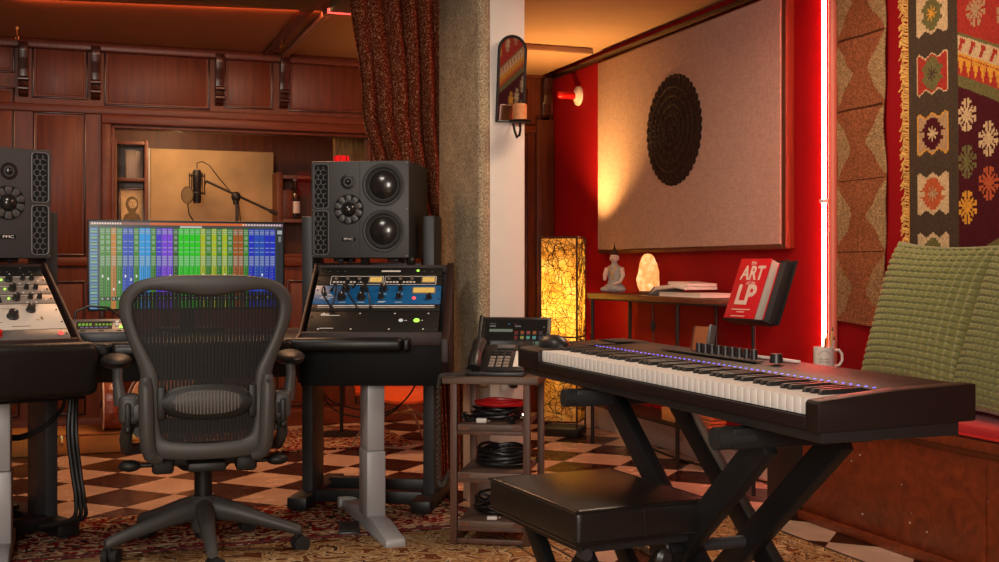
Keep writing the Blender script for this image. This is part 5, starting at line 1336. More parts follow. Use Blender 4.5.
def ontable(u, x=.09, dz=.001):                      # point on the table seen at column u
    k = (u - CX) / FP; c0 = CT @ Vector((x, 0, 0)); d = BX
    y = (k * c0.y - c0.x) / (d.x - k * d.y); return CT @ Vector((x, y, tz + dz))
def onlow(u, x):
    p = ontable(u, x); return Vector((p.x, p.y, .2135))
bx1 = thing('wicker_tray', 'flat tan wicker tray on the lower shelf of the console table', 'tray', onlow(690, .10), RA)
Mb().bb(-.08, .09, -.15, .15, 0, .012, .003).build('tray_base', 'wicker', bx1)
for q in ((-.08, -.07, -.15, .15), (.08, .09, -.15, .15), (-.08, .09, -.15, -.14), (-.08, .09, .14, .15)): Mb().bb(*q, .008, .062, .003).build('rim', 'wicker', bx1)
bx2 = thing('cloth_bundle', 'small folded red-orange cloth on the lower console shelf nearer the keyboard', 'cloth', onlow(712, .10) + Vector((0, 0, 0)), RA)
for k in range(3): Mb().bb(-.05 + .004 * k, .05, -.055, .055, .019 * k + .0005, .019 * (k + 1), .006).build('fold', 'rust_fabric', bx2)
# buddha
bu = thing('seated_statue', 'small pale seated statue with a pointed dark headdress on the console table', 'statue', ontable(614.5, .07), rad(-28))
S_ = .92
m = Mb().sph((0, 0, .030), .03, (2.1, 1.4, .95)).sph((-.045, -.02, .022), .02, (1.6, 1.0, .8)).sph((.045, -.02, .022), .02, (1.6, 1, .8))
m.build('crossed_legs', 'statue_blue', bu)
m = Mb().lathe([(.001, .035), (.044, .036), (.036, .08), (.044, .125), (.040, .148), (.018, .160), (.015, .178), (.001, .18)], sx=1, sy=.7, seg=20); m.build('robe', 'statue_blue', bu)
m = Mb().tube([(-.042, 0, .140), (-.054, -.008, .100), (-.046, -.03, .080), (-.034, -.038, .112)], [.014, .013, .010, .008], 10).sph((-.032, -.04, .122), .011, (.8, .6, 1.5)); m.build('raised_arm', 'statue_skin', bu)
m = Mb().tube([(.042, 0, .140), (.055, -.006, .10), (.045, -.03, .062), (.015, -.042, .052)], [.014, .012, .010, .009], 10); m.build('resting_arm', 'statue_skin', bu)
hd = Mb().sph((0, -.002, .200), .026, (.88, .95, 1.2)).sph((0, -.027, .196), .0045, (1, 1.2, 1.6)).sph((-.024, 0, .195), .007, (.5, 1, 1.9)).sph((.024, 0, .195), .007, (.5, 1, 1.9)).build('head', 'statue_skin', bu)
fe = Mb().bb(-.014, -.004, -.0275, -.024, .2035, .2050).bb(.004, .014, -.0275, -.024, .2035, .2050).bb(-.006, .006, -.029, -.024, .1845, .1862).build('face_lines', 'carved_wood', hd, smooth=False)
Mb().lathe([(.001, .212), (.0245, .213), (.025, .222), (.016, .236), (.010, .243), (.005, .255), (.003, .268), (.0005, .285)], seg=16).build('headdress', 'carved_wood', hd)
m = Mb().tube([(-.02, -.024, .155), (-.012, -.034, .12), (.0, -.034, .09), (.014, -.032, .075)], .004, 6).tube([(.02, -.024, .155), (.012, -.034, .125), (-.004, -.034, .095)], .004, 6); m.build('sash', 'gold_paint', bu)
# salt lamp
sl = thing('salt_lamp', 'glowing orange rock salt lamp on the console table', 'lamp', ontable(648, .12), 0)
rs_ = random.Random(2)
Mb().lathe([(.001, 0), (.050, 0), (.052, .012), (.048, .018), (.001, .018)], seg=20).build('wooden_base', 'table_wood', sl)
m = Mb().lathe([(.001, .018), (.045, .018), (.058, .045), (.062, .08), (.056, .12), (.044, .165), (.030, .20), (.015, .215), (.001, .217)], seg=14)
for v in m.bm.verts:
    if v.co.z > .02: v.co.x += rs_.uniform(-.005, .005); v.co.y += rs_.uniform(-.005, .005)
m.build('salt_rock', 'salt', sl, ang=80)
# books on the table
def book(name, label, loc, rz, w, d, h, cover, group=None, pages='paper'):
    t = thing(name, label, 'book', loc, rz, group)
    Mb().bb(-w / 2 + .003, w / 2 - .003, -d / 2 + .003, d / 2 - .001, .003, h - .003).build('pages', pages, t)
    Mb().bb(-w / 2, w / 2, -d / 2, d / 2, 0, .003).build('back_cover', cover, t); Mb().bb(-w / 2, w / 2, -d / 2, d / 2, h - .003, h).build('front_cover', cover, t); Mb().bb(-w / 2, w / 2, d / 2 - .003, d / 2, 0, h).build('spine', cover, t)
    return t
pB = ontable(697, .115)
book('closed_book', 'white book lying flat under the tilted book on the console table', pB, rad(-70), .42, .20, .020, 'paper')
pB2 = pB + Vector((0, 0, .0215))
bk = thing('open_book', 'open book lying tilted on top of the white book on the console table', 'book', pB + BX * .17, rad(-70))
bk.location.z = tz + .001
pr = [(-.19, .0), (-.10, .046), (.10, .060), (.21, .048), (.21, .034), (.10, .044), (-.09, .028), (-.17, .0)]
Mb().prism([(x, z + .001) for x, z in pr], -.09, .09, 'xz', .001).build('pages', 'paper', bk)
Mb().prism([(x, z - .001) for x, z in [(-.19, .001), (-.10, .047), (-.10, .044), (-.17, .001)]], -.095, .095, 'xz').build('cover_edge', 'grey_strip', bk)
Mb().prism([(.02, .0600), (.215, .0510), (.215, .0645), (.02, .074)], -.08, .085, 'xz', .001).build('raised_pages', 'paper', bk)
for v in ():
    pass
# lamp cord with a switch down the wall
cu_ = cab('lamp_cord', [ontable(650, .21, .004), ontable(652, .235, -.02), CT @ Vector((.235, (CT.inverted() @ ontable(653, .235)).y, .62)), CT @ Vector((.235, (CT.inverted() @ ontable(654, .235)).y, .42)), CT @ Vector((.23, (CT.inverted() @ ontable(652, .235)).y, .18))], .0035, 'thin dark lamp cord hanging down the red wall below the salt lamp')
pw = onA(663, 326, AW - .03)
sw = thing('cord_switch', 'oval black switch on the lamp cord against the red wall', 'switch', Vector((0, 0, 0)))
pm_ = CT @ Vector((.235, (CT.inverted() @ ontable(653, .235)).y, 0)); sw.location = (pm_.x, pm_.y, HC - (326 - HZ) / FP * pm_.y)
Mb().sph((0, 0, 0), .02, (.75, .6, 1.5)).build('body', 'black_plastic', sw); Mb().cyl((0, -.016, 0), (0, -.010, 0), .006, seg=10).build('button', 'rubber', sw)
cab('floor_cable', [R(AW - .06, 5.9, .006), R(AW - .10, 5.6, .006), R(AW - .13, 5.2, .006), R(AW - .09, 4.8, .006), R(AW - .06, 4.45, .006)], .006, 'dark cable lying along the floor by the white baseboard')
# ================================================================== STAGE PIANO
PN0 = Vector((.543, 1.975, 0))                       # near front corner, keyboard runs along the red wall
pn = thing('stage_piano', 'black 88-key stage piano with a row of blue lights on an X stand', 'keyboard', PN0, RA)
PL, PD, zl, zk, zt1, zt2 = 1.425, .325, .680, .752, .762, .769
KX0, KX1 = .038, 1.265                               # keys from local y = KX0
Mb().prism([(0.0, .697), (.33, .704), (PD, .712), (PD, zt2), (.157, zt2 - .008), (.157, zl + .035), (.0, zl + .035)], 0.030, PL - .03, 'xz', .002).build('case', 'piano_body', pn)
side = [(-.004, .697), (.33, .704), (PD + .006, .712), (PD + .006, zt2 + .002), (.16, zt2 - .004), (.0, zt1 - .010), (-.004, zt1 - .016)]
Mb().bb(.008, .30, .004, PL - .012, zl - .002, .712, .003).build('base', 'black_plastic', pn)
Mb().prism(side, -.004, KX0 - .003, 'xz', .003).build('end_cheek', 'piano_body', pn)
Mb().prism(side, KX1 + .003, PL + .0, 'xz', .003).build('controller_block', 'piano_body', pn)
Mb().bb(-.004, .004, KX0 - .003, KX1 + .003, .699, zl + .042, .002).build('key_slip', 'piano_body', pn)
wk = (KX1 - KX0) / 52
wkm = Mb().bb(.006, .156, .0005, wk - .0005, zl + .043, zk, .0012).build('white_key', 'white_print', pn)
bkm = Mb().prism([(.058, zk - .004), (.064, zk + .0085), (.152, zk + .0105), (.156, zk - .004)], -.0052, .0052, 'xz', .0012).build('black_key', 'black_plastic', pn)
first = [True, True]
# leftmost key is A; left end lies at high local y
names = 'ABCDEFG'
for i in range(52):
    y = KX1 - (i + 1) * wk
    o = wkm if i == 0 else inst(wkm, pn, (0, 0, 0)); o.location = (0, y, 0)
nb = 0
for i in range(51):
    if names[i % 7] in 'ACDFG':
        y = KX1 - (i + 1) * wk
        o = bkm if nb == 0 else inst(bkm, pn, (0, 0, 0)); nb += 1; o.location = (0, y, 0)
Mb().bb(.1555, .166, KX0, KX1, zk - .005, zt2 - .008, .001).build('fall_strip', 'piano_body', pn)
for k in range(56):
    y = KX0 + .035 + k * .0225
    if k == 0: ld = Mb().bb(.168, .1715, -.0022, .0022, zt2 - .0085, zt2 - .0066).build('indicator', 'led_blue', pn); ld.location = (0, y, 0)
    else: inst(ld, pn, (0, y, 0))
kn0 = None
for k in range(9):
    y = .615 + k * .031
    o = Mb().cyl((0, 0, 0), (0, 0, .022), .0085, .0075, seg=14).build('slider_knob', 'black_plastic', pn) if kn0 is None else inst(kn0, pn, (0, 0, 0))
    kn0 = kn0 or o; o.location = (.262 , y, zt2 + .001)
o = Mb().cyl((0, 0, 0), (0, 0, .02), .015, .013, seg=18).build('volume_knob', 'black_plastic', pn); o.location = (.255, .515, zt2 + .001)
Mb().bb(.228, .250, .56, 1.0, zt2 - .001, zt2 + .001).build('display_strip', 'black_unit', pn)
Mb().bb(.296, .308, .50, .80, zt2 + .001, zt2 + .006, .001).build('back_edge', 'white_plastic', pn)
Mb().bb(.230, .285, 1.26, 1.38, zt2 - .0, zt2 + .0025).build('control_plate', 'black_unit', pn)
PNM = Matrix.Translation(PN0) @ Matrix.Rotation(RA, 4, 'Z')
def onpiano(x, y, dz=.0): return PNM @ Vector((x, y, zt2 + dz))
ms_ = thing('pitch_wheel_cover', 'rounded black computer mouse resting on the far end of the piano', 'mouse', onpiano(.075, 1.345, -.012), RA + .2); ms_.name = 'computer_mouse'
m = Mb().sph((0, 0, 0), 1, (.034, .062, .034), 20, 12)
for v in m.bm.verts: v.co.z = max(v.co.z, 0)
m.build('shell', 'black_plastic', ms_); Mb().bb(-.0045, .0045, .022, .042, .024, .034, .003).build('scroll_wheel', 'rubber', ms_)
# small framed record card standing behind the piano top
rc = thing('framed_card', 'small leaning framed card with an orange face behind the piano knobs', 'card', onpiano(.285, .90, .001), rad(-62))
rc.rotation_euler = (rad(-14), 0, rad(-48))
Mb().bb(-.026, .026, 0, .006, 0, .062, .001).build('card', 'rust_fabric', rc); Mb().bb(.026, .034, -.012, .010, 0, .066, .001).build('spine', 'grey_strip', rc); Mb().bb(-.030, -.026, -.001, .007, 0, .062).build('edge', 'frame_wood', rc)
# ---- double X stand
xs = thing('keyboard_stand', 'black double-braced X keyboard stand with rubber-ended arms', 'stand', PN0 + Vector((0, 0, 0)), RA)
zt_ = zl - .0065
# arms lie across under the piano (local x), legs cross in the y-z plane
yN, yF = .277, 1.01
for y in (yN, yF):
    a = Mb().bar((-.01, y, zt_ - .022), (.31, y, zt_ - .022), .042, .042, .004).build('support_arm', 'black_metal', xs)
    Mb().cyl((-.040, y, zt_ - .022), (.040, y, zt_ - .022), .0225, seg=18).build('rubber_end', 'rubber', a)
for x in (.07, .245):
    l1 = Mb().bar((x, yN - .01, zt_ - .03), (x, .98, .045), .03, .062, .004).build('leg', 'black_metal', xs)
    l2 = Mb().bar((x + .036, yF + .01, zt_ - .03), (x + .036, .22, .045), .03, .062, .004).build('leg', 'black_metal', xs)
for y in (.99, .21): 
    f = Mb().bar((-.10, y, .026), (.36, y, .026), .04, .04, .004).build('foot_bar', 'black_metal', xs)
    for x in (-.10, .36): Mb().bar((x - .022, y, .023), (x + .022, y, .023), .046, .046, .004).build('foot_cap', 'rubber', f)
Mb().cyl((.03, .61, .36), (.26, .61, .36), .014, seg=14).build('pivot', 'dark_steel', xs)
Mb().lathe([(.001, -.02), (.042, -.02), (.046, -.012), (.046, .012), (.042, .02), (.001, .02)], (.035, .61, .36), Euler((0, PI / 2, 0)).to_matrix(), 24).build('lock_disc', 'black_metal', xs)
# ---- bench
A_, B_, C_, D_ = P(494, 478, 2.81 * .98), P(573, 514, 2.395 * .98), P(698, 499, 2.554 * .98), P(605, 468, 2.95 * .98)
cB = (A_ + B_ + C_ + D_) / 4
bn = thing('piano_bench', 'black padded piano bench in front of the keyboard stand', 'bench', (cB.x + .008, cB.y, 0), rad(25))
zb1 = .483; hx, hy = .165, .215
Mb().bb(-hx, hx, -hy, hy, zb1 - .075, zb1, .014, 4).build('pad', 'stool_leather', bn)
m = Mb()
for z in (zb1 - .004, zb1 - .070): m.tube([(-hx + .002, -hy + .002, z), (hx - .002, -hy + .002, z), (hx - .002, hy - .002, z), (-hx + .002, hy - .002, z)], .0035, 6, closed=True)
m.build('piping', 'stool_leather', bn)
Mb().bb(-.005, .005, -hy - .0022, -hy + .002, zb1 - .068, zb1 - .006, .001).build('seam', 'stool_leather', bn)
Mb().bb(-hx + .03, hx - .03, -hy + .03, hy - .03, zb1 - .095, zb1 - .074).build('under_board', 'black_paint', bn)
for x in (-.105, .105):
    Mb().bar((x, -.165, zb1 - .10), (x, .17, .035), .026, .045, .003).build('leg', 'black_metal', bn)
    Mb().bar((x + .028, .165, zb1 - .10), (x + .028, -.17, .035), .026, .045, .003).build('leg', 'black_metal', bn)
for y in (-.175, .175):
    f = Mb().bar((-.16, y, .022), (.18, y, .022), .032, .032, .004).build('foot_bar', 'black_metal', bn)
Mb().cyl((-.12, 0, .21), (.14, 0, .21), .012, seg=12).build('pivot', 'dark_steel', bn)
Mb().cyl((-.125, -.19, zb1 - .098), (-.125, -.165, zb1 - .098), .013, seg=12).build('bolt', 'dark_steel', bn)
Mb().lathe([(.001, 0), (.02, 0), (.022, .012), (.012, .02), (.001, .02)], (.06, -.185, .36), Euler((PI / 2, 0, 0)).to_matrix(), 10).build('height_knob', 'black_plastic', bn)
# floor items between stand and wall
for nm, u0, u1, v0, v1, Y, lab in (('music_stand', 0, 0, 0, 0, 0, ''),): pass

# ================================================================== RED WALL, RIGHT
# neon tube and the glow-tinted pipe next to it
k = onA(824, 200, AW - .035)
ne = thing('neon_tube', 'tall glowing neon tube standing against the red wall from floor to ceiling', 'neon light', (k.x, k.y, 0), rad(-70))
Mb().cyl((0, 0, .10), (0, 0, CEIL - .03), .0095, seg=14).build('tube', 'neon', ne)
for z in (HC + (HZ - 201) / FP * k.y, .25, 2.2): Mb().bb(-.016, .016, -.012, .032, z - .008, z + .008, .002).build('clip', 'white_plastic', ne)
for z in (.085, CEIL - .016): Mb().cyl((0, 0, z - .015), (0, 0, z + .015), .013, seg=14).build('end_cap', 'white_plastic', ne)
k2 = onA(833, 200, AW - .022)
pi_ = thing('wall_pipe', 'vertical pipe tinted with neon glow beside the neon tube on the red wall', 'pipe', (k2.x, k2.y, 0))
Mb().cyl((0, 0, .003), (0, 0, CEIL - .003), .019, seg=20).build('pipe', 'pipe_neon_tint', pi_)
Mb().cyl((0, 0, HC + (HZ - 201) / FP * k2.y - .012), (0, 0, HC + (HZ - 201) / FP * k2.y + .012), .0205, seg=20).build('collar', 'pipe_neon_tint', pi_)
# woven runner with hourglasses
r0, r1 = onA(838, 200, AW), onA(888, 200, AW)
bL, bR = ab(r0)[1], ab(r1)[1]; wr = bL - bR; zbot = .755
NX, NY = 44, 340; H_ = CEIL - .003 - zbot
X = (np.arange(NX) + .5) / NX; Z = zbot + (np.arange(NY) + .5) / NY * H_
col = np.zeros((NY, NX, 3)); rs = np.random.RandomState(5)
straw, straw2, rust, dark = np.array((.52, .33, .16)), np.array((.44, .26, .12)), np.array((.38, .125, .052)), np.array((.10, .03, .012))
zseam = HC + (HZ - 108) / FP * 4.72; per = .292
for j, z in enumerate(Z):
    t = ((z - zseam) / per) % 1.0
    w_ = 1 - abs(1 - abs(2 * t - 1) * 1.0) ; w_ = .14 + .38 * abs(2 * t - 1) ** 1.15
    lo = z < zseam - 2.05 * per
    for i, x in enumerate(X):
        e = abs(x - .5 + .02 * math.sin(z * 60))
        c_ = rust if e < w_ else (straw if (j + i) % 3 else straw2)
        if lo: c_ = straw2 * .8 + rust * .2 if e > w_ else rust
        col[j, i] = c_ * rs.uniform(.8, 1.15)
    if abs(t) < .012 or abs(t - 1) < .012: col[j, 2:-1] = dark
pos = np.zeros((NY + 1, NX + 1, 3))
for j in range(NY + 1):
    z = zbot + H_ * j / NY
    for i in range(NX + 1):
        x = i / NX; pos[j, i] = (x * wr + .006 * math.sin(z * 11), -.012 - .004 * math.sin(z * 21.5) - .003 * math.sin(x * 9 + z * 3), z - .02 * x * (z < 1) * (1 - (z - zbot) / .245 if z < 1 else 0))
ru = thing('woven_runner', 'narrow woven wall runner of straw and rust hourglass shapes', 'wall hanging', R(AW, bL, 0), rad(-70))
grid_mesh('weave', pos, col, 'runner_weave', ru, thick=.006)
# kilim
K0 = ab(onA(911.5, 120, AW))[1]
NX, NY = 680, 270; KW, KZ0 = 3.75, .95; KH = CEIL - .004 - KZ0
px = (np.arange(NX) + .5) / NX * KW; pz = KZ0 + (np.arange(NY) + .5) / NY * KH
PX, PZ = np.meshgrid(px, pz)
C_ = {'br': (.062, .040, .026), 'cream': (.52, .36, .20), 'red': (.34, .032, .022), 'mar': (.062, .008, .012), 'yel': (.60, .27, .035), 'ol': (.135, .115, .042), 'tan': (.38, .23, .12), 'dk': (.022, .014, .014), 'or': (.42, .085, .03)}
for k_ in C_: C_[k_] = np.array(C_[k_])
col = np.zeros((NY, NX, 3)); col[:] = C_['br']
def paint(mask, c): col[mask] = C_[c]
def zz(v, Y=4.33): return HC + (HZ - v) / FP * Y
bw = .262
per = .2235; zc0 = zz(74, 4.33)
xc = bw * .50; u_ = PX - xc
for n_ in range(-7, 4):
    zc = zc0 + n_ * per; w_ = PZ - zc
    kk = n_ % 4
    bg, dia, st, edge = {0: ('red', 'ol', 'br', 'cream'), 1: ('cream', 'ol', 'yel', 'cream'), 2: ('cream', 'or', 'tan', 'cream'), 3: ('tan', 'mar', 'cream', 'yel')}[kk]
    hh = .060 + .020 * np.abs(((u_ / .034) % 2) - 1)
    box = (np.abs(u_) < .083) & (np.abs(w_) < hh); paint(box, edge)
    box2 = (np.abs(u_) < .078) & (np.abs(w_) < hh - .006); paint(box2, bg)
    stepx = np.floor(np.abs(w_) / .013) * .013; d_ = (np.abs(u_) + stepx * 1.0 < .068) & (np.abs(w_) < .060); paint(d_, dia)
    notch = (np.abs(np.abs(w_)) < .011) & (np.abs(u_) > .045) & (np.abs(u_) < .083); paint(notch & box2, bg)
    s_ = (np.abs(u_) < .004) & (np.abs(w_) < .03) | (np.abs(w_) < .004) & (np.abs(u_) < .028) | (np.abs(np.abs(u_) - np.abs(w_)) < .005) & (np.abs(u_) < .020); paint(s_, st)
# field: zig-zag bands and a maroon ground with snowflakes
F_ = PX > bw; fx = PX - bw
tri = np.abs(((fx / .62 + 0.0) % 2) - 1)             # 1 at the border, 0 at 0.62 m
drop = (1 - tri) * .62 * .42
zU = zz(86, 4.2) - drop; zL_ = zz(262, 4.2) + (1 - tri) * .62 * .42
q = PZ - zU
sid = F_ & (q < 0) & (PZ > zL_); paint(F_, 'red'); paint(sid, 'mar')
def band(lo, hi, c): paint(F_ & (q >= lo) & (q < hi), c)
band(0, .042, 'ol'); band(.042, .112, 'red')
tw = ((fx / .036) % 1.0); paint(F_ & (q >= .045) & (q < .108) & ((q - .045) > .063 * np.abs(2 * tw - 1)) , 'yel')
band(.112, .122, 'yel'); band(.122, .185, 'cream')
hk = ((fx / .052) % 1.0); hq = (q - .122) / .063
paint(F_ & (hq > .12) & (hq < .88) & ((np.abs(hk - hq * .5 - .12) < .13) | ((hq > .62) & (hk > .3) & (hk < .75))) & (q > .122) & (q < .185), 'red')
band(.185, .196, 'ol')
q2 = zL_ - PZ
for lo, hi, c in ((0, .055, 'ol'), (.055, .11, 'or'), (.11, .17, 'cream'), (.17, .5, 'red')): paint(F_ & (q2 >= lo) & (q2 < hi), c)
paint(F_ & (q2 > .055) & (q2 < .11) & (((fx / .03) % 1) > .5), 'yel')
def flake(x, z, c, s=1.0):
    a = np.abs(fx - x) / s; b = np.abs(PZ - z) / s
    m_ = (a < .007) & (b < .028) | (b < .007) & (a < .026) | (np.abs(a - b) < .007) & (a < .030)
    m_ |= (np.abs(a - .010) < .0055) & (b > .026) & (b < .060) | (np.abs(a - .020) < .006) & (b > .040) & (b < .052)
    m_ |= (np.abs(b - .010) < .0055) & (a > .024) & (a < .046) | (np.abs(b - .020) < .006) & (a > .034) & (a < .044)
    paint(F_ & m_, c)
for cyc in range(3):
    for sgn in (0, 1):
        off = cyc * 1.24
        for (x, v, c) in ((.045, 117, 'cream'), (.148, 140, 'cream'), (.045, 163, 'ol'), (.148, 184, 'or'), (.045, 208, 'yel'), (.26, 150, 'yel'), (.26, 195, 'cream')):
            flake(off + (x if not sgn else 1.24 - x), zz(v, 4.2 if x < .1 else 4.1), c)
        for (x, v, c) in ((.095, 12, 'tan'), (.24, 24, 'tan'), (.40, 40, 'cream'), (.56, 60, 'yel')):
            flake(off + (x if not sgn else 1.24 - x), zz(v, 4.15), c)
paint(PX < .006, 'yel')
rs = np.random.RandomState(8); col *= rs.uniform(.95, 1.3, (NY, NX, 1))
pos = np.zeros((NY + 1, NX + 1, 3)); gx = np.linspace(0, KW, NX + 1); gz = np.linspace(KZ0, KZ0 + KH, NY + 1); GX, GZ = np.meshgrid(gx, gz)
pos[:, :, 0] = GX + .035 * (GZ - 1.6) * -.55 * 2 * np.clip(1 - GX, 0, 1) * .5; pos[:, :, 1] = -.014 - .004 * np.sin(GX * 5 + GZ * 2); pos[:, :, 2] = GZ
ki = thing('kilim', 'large kilim wall rug with snowflake motifs and a fringed yellow edge', 'wall hanging', R(AW, K0, 0), rad(-70))
grid_mesh('weave', pos, col, 'kilim_weave', ki, thick=.006)
rs_ = random.Random(4); m = Mb(); z = KZ0
while z < CEIL - .03:
    x0 = .035 * (z - 1.6) * -.55; L_f = rs_.uniform(.02, .042); a1 = rs_.uniform(-.03, .02)
    pts = [(x0 + .004, -.014, z), (x0 - L_f * .4, -.02 - rs_.uniform(0, .012), z + a1 * .3 + .006), (x0 - L_f * .8, -.02, z + a1), (x0 - L_f, -.016 - rs_.uniform(0, .01), z + a1 - .012)]
    m.tube(pts, rs_.uniform(.0022, .0038), 5)
    if rs_.random() < .6: m.tube([(x0 - .004, -.016, z), (x0 - .018, -.02, z + .010), (x0 - .02, -.02, z + .022), (x0 - .004, -.016, z + .028)], .002, 5)
    z += rs_.uniform(.005, .011)
f_ = m.build('fringe', 'fringe', ki); f_['kind'] = 'stuff'
# built-in bench seat
b0e = ab(F(798, 519))[1]; aF = 2.65
sb = thing('bench_seat', 'long reddish plywood bench seat built along the red wall', 'bench', R(aF, b0e, 0), rad(-70))
SL = 3.4; sd = AW - aF - .002
Mb().bb(0, SL, .006, sd, .0, .405, .002).build('front_panel', 'bench_wood', sb)
Mb().bb(-.012, SL, -.012, sd, .405, .440, .004).build('top_board', 'bench_wood', sb)
Mb().bb(-.006, SL, -.004, sd, .385, .405, .003).build('moulding', 'mahogany_rail', sb)
Mb().bb(-.004, SL, -.014, .004, 0.0, .035, .004).build('kick_rail', 'bench_wood', sb)
vx = (ab(F(798, 519))[1] - ab(onA(981, 500, aF))[1])
for x in (vx, vx + .95): Mb().bb(x, x + .018, .002, .008, .035, .385).build('batten', 'bench_wood', sb)
ck = Mb(); rs_ = random.Random(21)
for k in range(9):
    x, z, r_ = rs_.uniform(.15, 1.1), rs_.uniform(.08, .36), rs_.uniform(.0012, .0032); ck.bb(x - r_ * rs_.uniform(.6, 2.5), x + r_, .0052, .0066, z - r_, z + r_)
ck.build('paint_chips', 'cream_unit', sb)
sm = thing('seat_cushion', 'flat red velvet seat cushion on the plywood bench seat', 'cushion', R(aF - .012, b0e - .14, .4405), rad(-70))
Mb().bb(0, SL - .35, 0, sd - .003, 0, .050, .018, 4).build('cushion', 'velvet_red', sm); Mb().tube([(0.012, -.001, .010), (SL - .36, -.001, .010)], .004, 6).build('piping', 'red_knob', sm)
def pillow(loc, rx, ry, rz, W, Hh, T, label):
    g = 17
    o = thing('scatter_pillow', label, 'pillow', loc, rz, 'olive scatter pillows', rx); o.rotation_euler = (rx, ry, rz)
    for s, nm in ((-1, 'front_cover'), (1, 'back_cover')):
        NXp, NZp = (190, 260) if s < 0 else (40, 40)
        pos = np.zeros((NZp + 1, NXp + 1, 3))
        U, V = np.meshgrid(np.linspace(-1, 1, NXp + 1), np.linspace(-1, 1, NZp + 1))
        prof = (np.clip(1 - np.abs(U) ** 2.6, 0, 1) ** .55) * (np.clip(1 - np.abs(V) ** 2.6, 0, 1) ** .55)
        cu_ = np.abs(np.sin((U + 1) * g * PI / 2)); cv_ = np.abs(np.sin((V + 1) * 24 * PI / 2))
        bump = cu_ ** 1.1 * np.minimum(1, 1.5 * cv_) ** .7 if s < 0 else 0 * U
        pinch = 1 - .07 * (1 - np.abs(V) ** 2) ; pinch2 = 1 - .07 * (1 - np.abs(U) ** 2)
        pos[:, :, 0] = U * W / 2 * pinch; pos[:, :, 2] = Hh / 2 + V * Hh / 2 * pinch2
        pos[:, :, 1] = s * (T / 2 * prof + .018 * bump * np.clip(prof * 3, .25, 1))
        q = grid_mesh(nm, pos, None, 'olive_pillow', o)
        if s > 0: q.data.flip_normals()
    return o
pb1 = P(900, 372, 4.02); 
pillow(R(2.765, ab(pb1)[1] + .05, .492), rad(-16), rad(2), rad(-70), .58, .60, .19, 'olive green waffle-textured pillow, whole in view, leaning on the kilim')
pillow(R(2.71, ab(pb1)[1] - .44, .492), rad(-16), rad(5), rad(-74), .50, .57, .18, 'olive green waffle-textured pillow cut by the picture edge')
# black box and mug beside the bench
bx_ = thing('floor_speaker', 'black floor loudspeaker with a perforated grille at the end of the bench seat', 'loudspeaker', R(2.66, b0e + .015, 0), RA)
Mb().bb(0, .30, 0, .24, .02, .565, .006).build('cabinet', 'black_paint', bx_)
gr = Mb().bb(.01, .29, -.004, 0, .04, .54, .002).build('grille', 'black_unit', bx_)
dts = Mb()
for i in range(9):
    for j in range(17): dts.cyl((.03 + .03 * i + .015 * (j % 2), -.0052, .06 + .028 * j), (.03 + .03 * i + .015 * (j % 2), -.0038, .06 + .028 * j), .007, seg=8)
dts.build('perforation', 'grey_strip', gr)
for x in (.04, .26):
    for y in (.04, .2): Mb().cyl((x, y, 0), (x, y, .021), .014, seg=10).build('foot', 'rubber', bx_)
mgp = P(824, 368, 4.60)
a_, b_ = ab(mgp)
mg = thing('coffee_mug', 'white mug with a thin round print holding pens in front of the neon tube', 'mug', R(a_, b_, .566), rad(-4))
Mb().lathe([(.001, 0), (.037, 0), (.040, .004), (.041, .098), (.038, .098), (.037, .008), (.001, .008)], seg=28).build('body', 'white_plastic', mg)
Mb().tube([(.039, 0, .084), (.058, 0, .086), (.070, 0, .070), (.071, 0, .045), (.060, 0, .026), (.039, 0, .022)], .0055, 8).build('handle', 'white_plastic', mg)
m = Mb()
def onmug(an, z, r=.0418): return (r * math.sin(an), -r * math.cos(an), z)
m.tube([onmug(-.15 + .62 * math.cos(a), .060 + .024 * math.sin(a)) for a in [.35 + 2.5 * i / 16 for i in range(17)]], .0005, 4)
for r_ in range(2): m.tube([onmug(-.68 + .055 * i, .052 - .012 * r_ + .004 * math.sin(i * 2.1 + r_) + .002 * math.sin(i * 5.3)) for i in range(20)], .0006, 4)
m.build('round_print', 'black_unit', mg)
for i, (dx, dy, tx, ty, L_p, m_, lab) in enumerate(((.0, -.006, .022, .0, .168, 'pad_yellow', 'yellow pencil standing in the white mug'), (-.008, .006, .014, .01, .158, 'pencil_orange', 'orange pen standing in the white mug'), (-.012, -.004, .004, .004, .132, 'black_plastic', 'black pen standing in the white mug'), (.010, .006, .02, -.004, .128, 'white_plastic', 'white pen standing in the white mug'))):
    t = thing('pen', lab, 'pen', mg.location + Vector((dx + .012, dy, .010)), 0, 'pens in the mug')
    d = Vector((tx, ty, L_p)); Mb().cyl((0, 0, 0), d * .9, .0036, seg=8).build('barrel', m_, t); Mb().cyl(d * .9, d, .0036, .0008, seg=8).build('tip', 'cable', t)
# red book on a music stand
Yb_ = 4.86
bs = thing('book_stand', 'thin black easel stand holding the red book near the neon tube', 'stand', Vector((P(748, 322, Yb_).x, Yb_, 0)), rad(-60))
c0 = P(748, 320, Yb_); zB = c0.z - .012
Mb().cyl((0, .03, .02), (0, .03, zB + .02), .009, seg=12).build('pole', 'black_metal', bs)
for k in range(3):
    an = 2 * PI * k / 3 + .5; Mb().tube([(0, .03, .22), (.22 * math.cos(an), .03 + .22 * math.sin(an), .008)], .007, 8).build('leg', 'black_metal', bs)
tl_ = rad(-22)
def tilt_(b): b.M = Matrix.Translation((0, 0, zB)) @ Matrix.Rotation(tl_, 4, 'X'); return b
tilt_(Mb()).bb(-.13, .17, .010, .016, .0, .285, .002).build('desk', 'black_metal', bs)
tilt_(Mb()).bb(-.10, .14, -.056, .012, -.008, -.001, .002).build('ledge', 'black_metal', bs)
